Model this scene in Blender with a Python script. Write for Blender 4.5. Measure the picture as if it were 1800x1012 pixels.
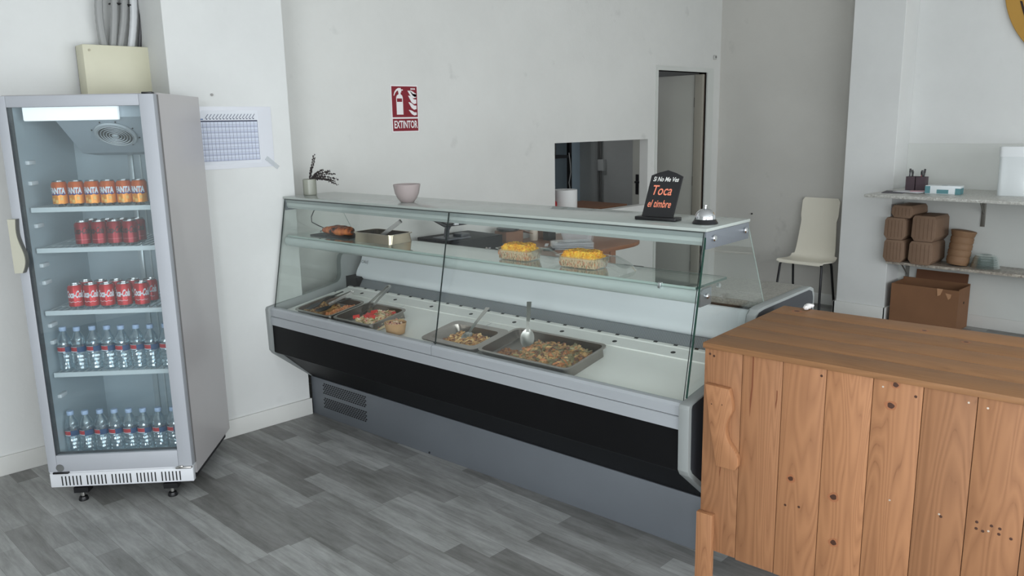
import bpy, bmesh, math, random
from math import pi, sin, cos, radians, atan2, sqrt
from mathutils import Vector, Matrix
random.seed(11)
SC = bpy.context.scene
COL = SC.collection
for o in list(bpy.data.objects): bpy.data.objects.remove(o)

# ------------------------------------------------------------------ camera
A = radians(46.3); PITCH = radians(11.6); ROLL = radians(1.11)
fw = Vector((cos(A)*cos(PITCH), sin(A)*cos(PITCH), -sin(PITCH)))
rt0 = Vector((sin(A), -cos(A), 0)); up0 = rt0.cross(fw)
rt = cos(ROLL)*rt0 - sin(ROLL)*up0; up = sin(ROLL)*rt0 + cos(ROLL)*up0
cam = bpy.data.cameras.new('camera'); camo = bpy.data.objects.new('camera', cam); COL.objects.link(camo)
M = Matrix((rt, up, -fw)).transposed().to_4x4(); M.translation = Vector((0, 0, 1.7))
camo.matrix_world = M
cam.sensor_width = 36; cam.lens = 1410/1800*36; cam.clip_start = 0.05; cam.clip_end = 200
SC.camera = camo

# ------------------------------------------------------------------ world, daylight, exposure
w = bpy.data.worlds.new('world'); SC.world = w; w.use_nodes = True
bg = w.node_tree.nodes['Background']; bg.inputs[0].default_value = (0.80, 0.90, 1.0, 1); bg.inputs[1].default_value = 1.0
def area(name, loc, rot, sx, sy, power, col):
    l = bpy.data.lights.new(name, 'AREA'); l.shape = 'RECTANGLE'; l.size = sx; l.size_y = sy
    l.energy = power; l.color = col
    o = bpy.data.objects.new(name, l); COL.objects.link(o); o.location = loc; o.rotation_euler = rot
    return o
# daylight entering through the shop windows behind the camera
area('window_daylight', (2.0, -2.97, 1.55), (radians(90), 0, 0), 6.8, 2.5, 238, (0.925, 0.965, 1.0))
area('window_daylight', (-2.57, -.95, 1.55), (radians(90), 0, radians(-90)), 2.9, 2.6, 185, (0.925, 0.965, 1.0))
area('kitchen_fill_light', (5.6, 6.4, 2.7), (0, 0, 0), 0.6, 0.6, 15, (0.95, 0.97, 1.0))  # added fill light, no real fixture, brightens the kitchen behind the hatch
SC.view_settings.view_transform = 'Standard'; SC.view_settings.look = 'None'
SC.view_settings.exposure = 0.0; SC.view_settings.gamma = 1.0; SC.view_settings.use_curve_mapping = False

# ------------------------------------------------------------------ materials
def s2l(c):
    return tuple(((x/255)/12.92 if x/255 <= .04045 else ((x/255+.055)/1.055)**2.4) for x in c)
def new_mat(name):
    m = bpy.data.materials.new(name); m.use_nodes = True
    nt = m.node_tree; return m, nt, nt.nodes['Principled BSDF']
MATS = {}
def mat(name, col, rough=.5, metal=0., bump=0., bscale=40., var=0., vscale=3., spec=.5, coat=0., trans=0.):
    """plain procedural paint / plastic / metal: colour with noise variation and noise bump"""
    if name in MATS: return MATS[name]
    m, nt, b = new_mat(name); c = s2l(col)
    b.inputs['Roughness'].default_value = rough; b.inputs['Metallic'].default_value = metal
    b.inputs['Specular IOR Level'].default_value = spec; b.inputs['Coat Weight'].default_value = coat
    b.inputs['Base Color'].default_value = (*c, 1)
    tc = nt.nodes.new('ShaderNodeTexCoord')
    n = nt.nodes.new('ShaderNodeTexNoise'); n.inputs['Scale'].default_value = vscale; n.inputs['Detail'].default_value = 6
    nt.links.new(tc.outputs['Object'], n.inputs['Vector'])
    r = nt.nodes.new('ShaderNodeValToRGB')
    r.color_ramp.elements[0].position = .3; r.color_ramp.elements[1].position = .7
    v = max(var, .02)
    r.color_ramp.elements[0].color = (*[x*(1-v) for x in c], 1); r.color_ramp.elements[1].color = (*[min(1, x*(1+v*.5)) for x in c], 1)
    nt.links.new(n.outputs['Fac'], r.inputs['Fac']); nt.links.new(r.outputs['Color'], b.inputs['Base Color'])
    if bump:
        n2 = nt.nodes.new('ShaderNodeTexNoise'); n2.inputs['Scale'].default_value = bscale; n2.inputs['Detail'].default_value = 4
        nt.links.new(tc.outputs['Object'], n2.inputs['Vector'])
        bp = nt.nodes.new('ShaderNodeBump'); bp.inputs['Strength'].default_value = bump; bp.inputs['Distance'].default_value = .01
        nt.links.new(n2.outputs['Fac'], bp.inputs['Height']); nt.links.new(bp.outputs['Normal'], b.inputs['Normal'])
    MATS[name] = m; return m
def glassmat(name, tint=(.975, .99, .983), refl=.035, rough=0., haze=0., hazecol=(.8, .85, .88), power=5.0):
    """clear sheet: transparent with Schlick reflection, optional milky part"""
    if name in MATS: return MATS[name]
    m = bpy.data.materials.new(name); m.use_nodes = True; nt = m.node_tree; nt.nodes.clear()
    out = nt.nodes.new('ShaderNodeOutputMaterial')
    t = nt.nodes.new('ShaderNodeBsdfTransparent'); t.inputs[0].default_value = (*tint, 1)
    g = nt.nodes.new('ShaderNodeBsdfGlossy'); g.inputs['Roughness'].default_value = rough; g.inputs['Color'].default_value = (.95, .98, .97, 1)
    lw = nt.nodes.new('ShaderNodeLayerWeight'); lw.inputs['Blend'].default_value = .5
    p = nt.nodes.new('ShaderNodeMath'); p.operation = 'POWER'; p.inputs[1].default_value = power
    nt.links.new(lw.outputs['Facing'], p.inputs[0])
    ma = nt.nodes.new('ShaderNodeMath'); ma.operation = 'MULTIPLY_ADD'; ma.inputs[1].default_value = 1-refl; ma.inputs[2].default_value = refl
    nt.links.new(p.outputs[0], ma.inputs[0])
    base = t.outputs[0]
    if haze:
        d = nt.nodes.new('ShaderNodeBsdfDiffuse'); d.inputs[0].default_value = (*hazecol, 1)
        mx0 = nt.nodes.new('ShaderNodeMixShader'); mx0.inputs[0].default_value = haze
        nt.links.new(base, mx0.inputs[1]); nt.links.new(d.outputs[0], mx0.inputs[2]); base = mx0.outputs[0]
    mx = nt.nodes.new('ShaderNodeMixShader')
    nt.links.new(ma.outputs[0], mx.inputs[0]); nt.links.new(base, mx.inputs[1]); nt.links.new(g.outputs[0], mx.inputs[2])
    nt.links.new(mx.outputs[0], out.inputs[0])
    MATS[name] = m; return m
def wallmat(name, col, rough=.75, scuff=.0):
    if name in MATS: return MATS[name]
    m, nt, b = new_mat(name); c = s2l(col)
    b.inputs['Roughness'].default_value = rough; b.inputs['Specular IOR Level'].default_value = .25
    tc = nt.nodes.new('ShaderNodeTexCoord')
    n = nt.nodes.new('ShaderNodeTexNoise'); n.inputs['Scale'].default_value = 1.3; n.inputs['Detail'].default_value = 8; n.inputs['Roughness'].default_value = .6
    nt.links.new(tc.outputs['Object'], n.inputs['Vector'])
    r = nt.nodes.new('ShaderNodeValToRGB'); r.color_ramp.elements[0].position = .3; r.color_ramp.elements[1].position = .62
    r.color_ramp.elements[0].color = (*[x*.93 for x in c], 1); r.color_ramp.elements[1].color = (*c, 1)
    nt.links.new(n.outputs['Fac'], r.inputs['Fac'])
    # dirt marks: rare dark smudges
    n3 = nt.nodes.new('ShaderNodeTexNoise'); n3.inputs['Scale'].default_value = 5; n3.inputs['Detail'].default_value = 5
    nt.links.new(tc.outputs['Object'], n3.inputs['Vector'])
    r3 = nt.nodes.new('ShaderNodeValToRGB'); r3.color_ramp.elements[0].position = .66; r3.color_ramp.elements[1].position = .78
    r3.color_ramp.elements[0].color = (0, 0, 0, 1); r3.color_ramp.elements[1].color = (scuff, scuff, scuff, 1)
    nt.links.new(n3.outputs['Fac'], r3.inputs['Fac'])
    mx = nt.nodes.new('ShaderNodeMixRGB'); mx.inputs[2].default_value = (*[x*.45 for x in c], 1)
    nt.links.new(r3.outputs['Color'], mx.inputs[0]); nt.links.new(r.outputs['Color'], mx.inputs[1])
    nt.links.new(mx.outputs[0], b.inputs['Base Color'])
    n2 = nt.nodes.new('ShaderNodeTexNoise'); n2.inputs['Scale'].default_value = 14; n2.inputs['Detail'].default_value = 6
    nt.links.new(tc.outputs['Object'], n2.inputs['Vector'])
    bp = nt.nodes.new('ShaderNodeBump'); bp.inputs['Strength'].default_value = .25; bp.inputs['Distance'].default_value = .01
    nt.links.new(n2.outputs['Fac'], bp.inputs['Height']); nt.links.new(bp.outputs['Normal'], b.inputs['Normal'])
    MATS[name] = m; return m
def floormat():
    m, nt, b = new_mat('weathered grey laminate')
    b.inputs['Roughness'].default_value = .42; b.inputs['Specular IOR Level'].default_value = .4
    tc = nt.nodes.new('ShaderNodeTexCoord'); mp = nt.nodes.new('ShaderNodeMapping')
    mp.inputs['Rotation'].default_value = (0, 0, radians(90-2.5))
    nt.links.new(tc.outputs['Object'], mp.inputs['Vector'])
    def brick(wd, h, off, c1, c2, mortar, ms):
        k = nt.nodes.new('ShaderNodeTexBrick'); k.offset = off; k.offset_frequency = 2; k.squash = 1.35; k.squash_frequency = 3
        k.inputs['Scale'].default_value = 1; k.inputs['Brick Width'].default_value = wd; k.inputs['Row Height'].default_value = h
        k.inputs['Mortar Size'].default_value = ms; k.inputs['Mortar Smooth'].default_value = .4; k.inputs['Bias'].default_value = 0
        k.inputs['Color1'].default_value = (*c1, 1); k.inputs['Color2'].default_value = (*c2, 1); k.inputs['Mortar'].default_value = (*mortar, 1)
        nt.links.new(mp.outputs[0], k.inputs['Vector']); return k
    k = brick(.52, .097, .37, s2l((122, 121, 119)), s2l((176, 177, 176)), s2l((124, 123, 119)), .0008)
    # long wavy grain along the boards
    mp2 = nt.nodes.new('ShaderNodeMapping'); mp2.inputs['Scale'].default_value = (1.6, 16, 1)
    nt.links.new(mp.outputs[0], mp2.inputs['Vector'])
    g = nt.nodes.new('ShaderNodeTexNoise'); g.inputs['Scale'].default_value = 2.2; g.inputs['Detail'].default_value = 9; g.inputs['Roughness'].default_value = .65; g.inputs['Distortion'].default_value = .6
    nt.links.new(mp2.outputs[0], g.inputs['Vector'])
    rg = nt.nodes.new('ShaderNodeValToRGB'); rg.color_ramp.elements[0].position = .28; rg.color_ramp.elements[1].position = .68
    rg.color_ramp.elements[0].color = (.58, .58, .57, 1); rg.color_ramp.elements[1].color = (1.1, 1.1, 1.1, 1)
    nt.links.new(g.outputs['Fac'], rg.inputs['Fac'])
    m1 = nt.nodes.new('ShaderNodeMixRGB'); m1.blend_type = 'MULTIPLY'; m1.inputs[0].default_value = .85
    nt.links.new(k.outputs['Color'], m1.inputs[1]); nt.links.new(rg.outputs[0], m1.inputs[2])
    # blotches
    bl = nt.nodes.new('ShaderNodeTexNoise'); bl.inputs['Scale'].default_value = 3.1; bl.inputs['Detail'].default_value = 7; bl.inputs['Roughness'].default_value = .7
    mp3 = nt.nodes.new('ShaderNodeMapping'); mp3.inputs['Scale'].default_value = (.8, 2.6, 1)
    nt.links.new(mp.outputs[0], mp3.inputs['Vector']); nt.links.new(mp3.outputs[0], bl.inputs['Vector'])
    rb = nt.nodes.new('ShaderNodeValToRGB'); rb.color_ramp.elements[0].position = .36; rb.color_ramp.elements[1].position = .60
    rb.color_ramp.elements[0].color = (.66, .66, .64, 1); rb.color_ramp.elements[1].color = (1.05, 1.05, 1.05, 1)
    nt.links.new(bl.outputs['Fac'], rb.inputs['Fac'])
    m2 = nt.nodes.new('ShaderNodeMixRGB'); m2.blend_type = 'MULTIPLY'; m2.inputs[0].default_value = .8
    nt.links.new(m1.outputs[0], m2.inputs[1]); nt.links.new(rb.outputs[0], m2.inputs[2])
    nt.links.new(m2.outputs[0], b.inputs['Base Color'])
    bp = nt.nodes.new('ShaderNodeBump'); bp.inputs['Strength'].default_value = .15; bp.inputs['Distance'].default_value = .003
    nt.links.new(k.outputs['Fac'], bp.inputs['Height']); bp.invert = True; nt.links.new(bp.outputs['Normal'], b.inputs['Normal'])
    return m
def woodmat(name, light, dark, scale=1., axis='Z', rough=.55, contrast=1.):
    """pine: long cathedral grain along one axis, shifted per board"""
    if name in MATS: return MATS[name]
    m, nt, b = new_mat(name); b.inputs['Roughness'].default_value = rough; b.inputs['Specular IOR Level'].default_value = .3
    tc = nt.nodes.new('ShaderNodeTexCoord'); oi = nt.nodes.new('ShaderNodeObjectInfo')
    cb = nt.nodes.new('ShaderNodeCombineXYZ')
    mul = nt.nodes.new('ShaderNodeMath'); mul.operation = 'MULTIPLY'; mul.inputs[1].default_value = 37.
    nt.links.new(oi.outputs['Random'], mul.inputs[0])
    for i in range(3): nt.links.new(mul.outputs[0], cb.inputs[i])
    ad = nt.nodes.new('ShaderNodeVectorMath'); ad.operation = 'ADD'
    nt.links.new(tc.outputs['Object'], ad.inputs[0]); nt.links.new(cb.outputs[0], ad.inputs[1])
    mp = nt.nodes.new('ShaderNodeMapping')
    st = {'Z': (7, 7, .55), 'X': (.55, 7, 7), 'Y': (7, .55, 7)}[axis]
    mp.inputs['Scale'].default_value = tuple(v*scale for v in st)
    nt.links.new(ad.outputs[0], mp.inputs['Vector'])
    n = nt.nodes.new('ShaderNodeTexNoise'); n.inputs['Scale'].default_value = .9; n.inputs['Detail'].default_value = 2; n.inputs['Distortion'].default_value = .3
    nt.links.new(mp.outputs[0], n.inputs['Vector'])
    mu = nt.nodes.new('ShaderNodeMath'); mu.operation = 'MULTIPLY'; mu.inputs[1].default_value = 30
    nt.links.new(n.outputs['Fac'], mu.inputs[0])
    fr = nt.nodes.new('ShaderNodeMath'); fr.operation = 'PINGPONG'; fr.inputs[1].default_value = .5
    nt.links.new(mu.outputs[0], fr.inputs[0])
    fine = nt.nodes.new('ShaderNodeTexNoise'); fine.inputs['Scale'].default_value = 9; fine.inputs['Detail'].default_value = 6
    nt.links.new(mp.outputs[0], fine.inputs['Vector'])
    ramp = nt.nodes.new('ShaderNodeValToRGB')
    l = s2l(light); d = s2l(dark); mid = [a*.6+b_*.4 for a, b_ in zip(l, d)]
    ramp.color_ramp.elements[0].position = .0; ramp.color_ramp.elements[1].position = 1
    ramp.color_ramp.elements[0].color = (*d, 1); ramp.color_ramp.elements[1].color = (*l, 1)
    e = ramp.color_ramp.elements.new(.35); e.color = (*[a*.75+b_*.25 for a, b_ in zip(l, d)], 1)
    ad2 = nt.nodes.new('ShaderNodeMath'); ad2.operation = 'MULTIPLY_ADD'; ad2.inputs[1].default_value = 1.0*contrast; ad2.inputs[2].default_value = .04
    nt.links.new(fr.outputs[0], ad2.inputs[0])
    ad3 = nt.nodes.new('ShaderNodeMath'); ad3.operation = 'MULTIPLY_ADD'; ad3.inputs[1].default_value = .6
    nt.links.new(fine.outputs['Fac'], ad3.inputs[0]); nt.links.new(ad2.outputs[0], ad3.inputs[2])
    nt.links.new(ad3.outputs[0], ramp.inputs['Fac'])
    hs = nt.nodes.new('ShaderNodeHueSaturation')
    vm = nt.nodes.new('ShaderNodeMapRange'); vm.inputs[3].default_value = .82; vm.inputs[4].default_value = 1.14
    nt.links.new(oi.outputs['Random'], vm.inputs[0]); nt.links.new(vm.outputs[0], hs.inputs['Value'])
    nt.links.new(ramp.outputs[0], hs.inputs['Color']); nt.links.new(hs.outputs[0], b.inputs['Base Color'])
    bp = nt.nodes.new('ShaderNodeBump'); bp.inputs['Strength'].default_value = .12; bp.inputs['Distance'].default_value = .002
    nt.links.new(ad3.outputs[0], bp.inputs['Height']); nt.links.new(bp.outputs['Normal'], b.inputs['Normal'])
    MATS[name] = m; return m
def emitmat(name, col, st):
    if name in MATS: return MATS[name]
    m, nt, b = new_mat(name); c = s2l(col)
    b.inputs['Base Color'].default_value = (*c, 1); b.inputs['Emission Color'].default_value = (*c, 1); b.inputs['Emission Strength'].default_value = st
    MATS[name] = m; return m
def specklemat(name, c1, c2, scale=180, rough=.3):
    if name in MATS: return MATS[name]
    m, nt, b = new_mat(name); b.inputs['Roughness'].default_value = rough
    tc = nt.nodes.new('ShaderNodeTexCoord'); v = nt.nodes.new('ShaderNodeTexVoronoi'); v.inputs['Scale'].default_value = scale
    nt.links.new(tc.outputs['Object'], v.inputs['Vector'])
    r = nt.nodes.new('ShaderNodeValToRGB'); r.color_ramp.elements[0].color = (*s2l(c1), 1); r.color_ramp.elements[1].color = (*s2l(c2), 1)
    sp = nt.nodes.new('ShaderNodeSeparateXYZ'); nt.links.new(v.outputs['Color'], sp.inputs[0]); nt.links.new(sp.outputs[0], r.inputs['Fac'])
    nt.links.new(r.outputs[0], b.inputs['Base Color']); MATS[name] = m; return m

WALL = wallmat('white wall paint', (216, 217, 215), scuff=.12)
WALLR = wallmat('scuffed wall paint', (210, 210, 206), scuff=.28)
BASE = mat('white baseboard tile', (214, 214, 210), .45, bump=.1, bscale=20, var=.05)
FLOOR = floormat()
ALU = mat('brushed aluminium', (186, 194, 192), .4, .25, var=.03)
ALUP = mat('aluminium coloured paint', (150, 155, 158), .42, .3, var=.03)
DGREY = mat('dark grey coated panel', (108, 113, 119), .45, .2, var=.05)
PLG = mat('grey moulded plastic', (138, 142, 141), .45, var=.04)
BLK = mat('black laminate', (10, 10, 12), .5, var=.1, spec=.2)
BLKP = mat('black plastic', (22, 22, 24), .35)
STEEL = mat('stainless steel', (196, 194, 190), .3, 1., var=.04, vscale=8)
STEELD = mat('used stainless steel', (158, 152, 146), .3, 1., var=.1, vscale=12)
CHROME = mat('chrome', (215, 217, 220), .1, 1.)
DECK = mat('white enamelled steel', (246, 246, 241), .35, var=.05, vscale=5)
DARKHOLE = mat('dark opening', (8, 8, 8), .8)
GLASS = glassmat('clear glass')
GLASSE = mat('green glass edge', (22, 58, 48), .15, coat=.5)
GLASSL = mat('pale glass edge', (156, 172, 166), .3)
WHITEP = mat('white plastic', (224, 226, 228), .4)
FRIDGEW = mat('white fridge steel', (192, 188, 188), .32, .05, var=.03, coat=.2)

# ------------------------------------------------------------------ mesh builder
class MB:
    def __init__(s): s.v = []; s.f = []; s.m = []; s.T = Matrix()
    def add(s, vs, fs, mi=0):
        b = len(s.v); s.v += [tuple(s.T @ Vector(v)) for v in vs]
        s.f += [tuple(b+i for i in f) for f in fs]; s.m += [mi]*len(fs) if isinstance(mi, int) else mi
        return s
    def box(s, x0, x1, y0, y1, z0, z1, mi=0, c=0.):
        if c <= 0:
            return s.add([(x0,y0,z0),(x1,y0,z0),(x1,y1,z0),(x0,y1,z0),(x0,y0,z1),(x1,y0,z1),(x1,y1,z1),(x0,y1,z1)],
                  [(0,3,2,1),(4,5,6,7),(0,1,5,4),(1,2,6,5),(2,3,7,6),(3,0,4,7)], mi)
        bm = bmesh.new(); bmesh.ops.create_cube(bm, size=1)
        for v in bm.verts: v.co = Vector(((x0+x1)/2+v.co.x*(x1-x0), (y0+y1)/2+v.co.y*(y1-y0), (z0+z1)/2+v.co.z*(z1-z0)))
        bmesh.ops.bevel(bm, geom=bm.edges[:], offset=c, segments=2, affect='EDGES', profile=.5)
        bm.verts.ensure_lookup_table(); bm.verts.index_update()
        s.add([v.co[:] for v in bm.verts], [tuple(v.index for v in f.verts) for f in bm.faces], mi); bm.free(); return s
    def lathe(s, prof, seg=24, c=(0,0,0), mi=0, cap=True, axis='Z'):
        """prof: list of (r, z) or (r, z, mat) from bottom to top"""
        vs = []; fs = []; ms = []
        for p in prof:
            for k in range(seg):
                a = 2*pi*k/seg; x = p[0]*cos(a); y = p[0]*sin(a); z = p[1]
                if axis == 'X': x, y, z = z, x, y
                elif axis == 'Y': x, y, z = x, z, y
                vs.append((c[0]+x, c[1]+y, c[2]+z))
        for i in range(len(prof)-1):
            for k in range(seg):
                k2 = (k+1) % seg
                q = (i*seg+k, i*seg+k2, (i+1)*seg+k2, (i+1)*seg+k)
                if axis == 'Y': q = q[::-1]
                fs.append(q); ms.append(prof[i+1][2] if len(prof[i+1]) > 2 else mi)
        if cap:
            a_ = tuple(range(seg)); b_ = tuple((len(prof)-1)*seg+k for k in range(seg))
            if axis == 'Y': fs += [a_, b_[::-1]]
            else: fs += [a_[::-1], b_]
            ms += [prof[0][2] if len(prof[0]) > 2 else mi, prof[-1][2] if len(prof[-1]) > 2 else mi]
        return s.add(vs, fs, ms)
    def cyl(s, c, r, h, seg=20, mi=0, axis='Z'): return s.lathe([(r, 0), (r, h)], seg, c, mi, True, axis)
    def tube(s, pts, r, seg=8, mi=0, closed=False):
        pts = [Vector(p) for p in pts]; n = len(pts); vs = []; fs = []
        rr = r if isinstance(r, (list, tuple)) else [r]*n
        t0 = (pts[1]-pts[0]).normalized(); nrm = t0.orthogonal().normalized()
        for i, p in enumerate(pts):
            t = (pts[min(i+1, n-1)]-pts[max(i-1, 0)]).normalized()
            nrm = (nrm - t*nrm.dot(t)); nrm = nrm.normalized() if nrm.length > 1e-6 else t.orthogonal().normalized()
            bn = t.cross(nrm)
            for k in range(seg):
                a = 2*pi*k/seg; vs.append(tuple(p + (nrm*cos(a)+bn*sin(a))*rr[i]))
        for i in range(n-1):
            for k in range(seg):
                k2 = (k+1) % seg; fs.append((i*seg+k, i*seg+k2, (i+1)*seg+k2, (i+1)*seg+k))
        fs += [tuple(range(seg))[::-1], tuple((n-1)*seg+k for k in range(seg))]
        return s.add(vs, fs, mi)
    def prism(s, poly, a0, a1, axis='X', mi=0, c=0.):
        """extrude a 2-D polygon along an axis. axis X: poly=(y,z); Y: (x,z); Z: (x,y)"""
        def P(p, a): return {'X': (a, p[0], p[1]), 'Y': (p[0], a, p[1]), 'Z': (p[0], p[1], a)}[axis]
        n = len(poly)
        bm = bmesh.new()
        A_ = [bm.verts.new(P(p, a0)) for p in poly]; B_ = [bm.verts.new(P(p, a1)) for p in poly]
        bm.faces.new(A_); bm.faces.new(B_[::-1])
        for i in range(n): bm.faces.new((A_[i], B_[i], B_[(i+1) % n], A_[(i+1) % n]))
        bmesh.ops.recalc_face_normals(bm, faces=bm.faces[:])
        if c: bmesh.ops.bevel(bm, geom=bm.edges[:], offset=c, segments=2, affect='EDGES', profile=.5)
        bm.verts.index_update()
        s.add([v.co[:] for v in bm.verts], [tuple(v.index for v in f.verts) for f in bm.faces], mi); bm.free(); return s
    def loft(s, loops, mi=0, cap0=True, cap1=False):
        n = len(loops[0]); vs = [p for l in loops for p in l]; fs = []
        for i in range(len(loops)-1):
            for k in range(n):
                k2 = (k+1) % n; fs.append((i*n+k, i*n+k2, (i+1)*n+k2, (i+1)*n+k))
        if cap0: fs.append(tuple(range(n))[::-1])
        if cap1: fs.append(tuple((len(loops)-1)*n+k for k in range(n)))
        return s.add(vs, fs, mi)
    def sphere(s, c, r, seg=10, mi=0, sc=(1,1,1), rings=None):
        rings = rings or seg//2; prof = []
        vs = []; fs = []
        for i in range(rings+1):
            th = -pi/2 + pi*i/rings
            for k in range(seg):
                a = 2*pi*k/seg; vs.append((c[0]+r*sc[0]*cos(th)*cos(a), c[1]+r*sc[1]*cos(th)*sin(a), c[2]+r*sc[2]*sin(th)))
        for i in range(rings):
            for k in range(seg):
                k2 = (k+1) % seg; fs.append((i*seg+k, i*seg+k2, (i+1)*seg+k2, (i+1)*seg+k))
        return s.add(vs, fs, mi)
    def build(s, name, mats, parent=None, loc=(0,0,0), rot=(0,0,0), smooth=True, angle=35):
        me = bpy.data.meshes.new(name); me.from_pydata(s.v, [], s.f)
        if not isinstance(mats, (list, tuple)): mats = [mats]
        for m in mats: me.materials.append(m)
        me.polygons.foreach_set('material_index', s.m)
        bm = bmesh.new(); bm.from_mesh(me)
        bmesh.ops.remove_doubles(bm, verts=bm.verts[:], dist=1e-6)
        bm.to_mesh(me); bm.free()
        if smooth:
            me.polygons.foreach_set('use_smooth', [True]*len(me.polygons))
            me.set_sharp_from_angle(angle=radians(angle))
        me.update()
        o = bpy.data.objects.new(name, me); COL.objects.link(o); o.location = loc; o.rotation_euler = rot
        if parent: o.parent = parent
        return o
def rr(w, d, r, z, seg=4, cx=0, cy=0):
    r = min(r, w/2-1e-4, d/2-1e-4); out = []
    for q, (sx, sy) in enumerate(((1,1),(-1,1),(-1,-1),(1,-1))):
        for k in range(seg+1):
            a = pi/2*q + pi/2*k/seg
            out.append((cx+sx*(w/2-r)+r*cos(a), cy+sy*(d/2-r)+r*sin(a), z))
    return out
def tag(o, label=None, cat=None, group=None, kind=None):
    if label: o['label'] = label
    if cat: o['category'] = cat
    if group: o['group'] = group
    if kind: o['kind'] = kind
    return o
def empty(name, loc=(0,0,0), rot=(0,0,0), label=None, cat=None, group=None):
    o = bpy.data.objects.new(name, None); COL.objects.link(o); o.location = loc; o.rotation_euler = rot
    o.empty_display_size = .05
    return tag(o, label, cat, group)
def copy_tree(o, parent=None):
    c = o.copy(); COL.objects.link(c)
    if parent: c.parent = parent
    for ch in list(o.children): copy_tree(ch, c)
    return c
def struct(o, label=None):
    o['kind'] = 'structure'
    return o
_tc = {}
def text_geo(body, size=1., shear=0., offset=0., align='CENTER'):
    """outline of a line of lettering as flat faces (verts, faces), centred"""
    key = (body, size, shear, offset, align)
    if key in _tc: return _tc[key]
    cu = bpy.data.curves.new('lettering', 'FONT'); cu.body = body; cu.size = size; cu.shear = shear; cu.offset = offset
    cu.align_x = align; cu.align_y = 'CENTER'; cu.resolution_u = 3
    o = bpy.data.objects.new('lettering', cu); COL.objects.link(o)
    bpy.context.view_layer.update()
    dg = bpy.context.evaluated_depsgraph_get()
    me = bpy.data.meshes.new_from_object(o.evaluated_get(dg))
    vs = [tuple(v.co) for v in me.vertices]; fs = [tuple(p.vertices) for p in me.polygons]
    bpy.data.objects.remove(o); bpy.data.curves.remove(cu); bpy.data.meshes.remove(me)
    _tc[key] = (vs, fs); return vs, fs
ORD = ['first', 'second', 'third', 'fourth', 'fifth', 'sixth', 'seventh', 'eighth']

# ------------------------------------------------------------------ frames of reference
P0 = Vector((2.316, 4.192, 0)); CANG = radians(-84.57)
U = Vector((cos(CANG), sin(CANG), 0)); N = Vector((-sin(CANG), cos(CANG), 0))
def CW(s, n, z): return P0 + U*s + N*n + Vector((0, 0, z))      # display case frame -> room
F0 = Vector((0.84, 4.008, 0)); FANG = radians(-39.84)
TF = Vector((cos(FANG), sin(FANG), 0)); MF = Vector((-sin(FANG), cos(FANG), 0))
def FW(x, y, z): return F0 + TF*x + MF*y + Vector((0, 0, z))    # fridge frame -> room

# ================================================================== ROOM
ZC = 3.2; XR = 7.11; YB = 4.43; YL = 4.55; XN = -2.6; YF = -3.0
struct(MB().box(XN-.3, 8.2, YF-.3, 8.2, -.1, 0).build('floor', FLOOR, smooth=False))
struct(MB().box(XN-.3, 8.2, YF-.3, 8.2, ZC, ZC+.1).build('ceiling', WALL, smooth=False))
struct(MB().box(XN, 1.70, YL, YL+.15, 0, ZC).build('wall_left', WALL, smooth=False))
struct(MB().box(1.645, 2.30, 4.19, 4.70, 0, ZC, c=.004).build('wall_column_left', WALL, smooth=False))
# back wall with serving hatch and doorway
b = MB(); y0, y1 = YB, YB+.09
OX0, OX1, OZ0, OZ1 = 4.733, 5.957, .95, 1.538
DX0, DX1, DZ = 6.085, 6.872, 2.14
b.box(2.30, OX0, y0, y1, 0, ZC); b.box(OX0, OX1, y0, y1, 0, OZ0); b.box(OX0, OX1, y0, y1, OZ1, ZC)
b.box(OX1, DX0, y0, y1, 0, ZC); b.box(DX0, DX1, y0, y1, DZ, ZC); b.box(DX1, XR, y0, y1, 0, ZC)
struct(b.build('wall_back', WALLR, smooth=False))
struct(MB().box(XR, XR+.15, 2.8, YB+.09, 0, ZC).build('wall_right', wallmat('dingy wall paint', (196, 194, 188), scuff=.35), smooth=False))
struct(MB().box(XR, XR+.15, YF, 2.8, 0, ZC).build('wall_alcove', WALL, smooth=False))
struct(MB().box(6.84, XR, 2.606, 3.02, 0, ZC, c=.004).build('wall_column_right', WALL, smooth=False))
# street side walls with shop windows
b = MB(); WX0, WX1, WZ0, WZ1 = -1.5, 5.5, .25, 2.85
b.box(XN, WX0, YF-.2, YF, 0, ZC); b.box(WX1, XR+.15, YF-.2, YF, 0, ZC); b.box(WX0, WX1, YF-.2, YF, 0, WZ0); b.box(WX0, WX1, YF-.2, YF, WZ1, ZC)
struct(b.build('wall_front', WALL, smooth=False))
b = MB(); b.box(XN-.2, XN, YF, -2.45, 0, ZC); b.box(XN-.2, XN, .55, YL+.15, 0, ZC); b.box(XN-.2, XN, -2.45, .55, 0, WZ0); b.box(XN-.2, XN, -2.45, .55, WZ1, ZC)
struct(b.build('wall_near', WALL, smooth=False))
FRM = mat('dark window frame', (60, 62, 64), .4)
b = MB()
for x in (WX0, .25, 2.0, 3.75, WX1-.05): b.box(x, x+.05, YF-.12, YF-.07, WZ0, WZ1)
b.box(WX0, WX1, YF-.12, YF-.07, WZ0, WZ0+.05); b.box(WX0, WX1, YF-.12, YF-.07, WZ1-.05, WZ1)
o = struct(b.build('window_1', FRM, smooth=False)); MB().box(WX0+.02, WX1-.02, YF-.1, YF-.092, WZ0+.02, WZ1-.02).build('pane', GLASS, o, smooth=False)
b = MB()
for y in (-2.45, -.97, .50): b.box(XN-.12, XN-.07, y, y+.05, WZ0, WZ1)
b.box(XN-.12, XN-.07, -2.45, .55, WZ0, WZ0+.05); b.box(XN-.12, XN-.07, -2.45, .55, WZ1-.05, WZ1)
o = struct(b.build('window_2', FRM, smooth=False)); MB().box(XN-.1, XN-.092, -2.43, .53, WZ0+.02, WZ1-.02).build('pane', GLASS, o, smooth=False)
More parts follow.
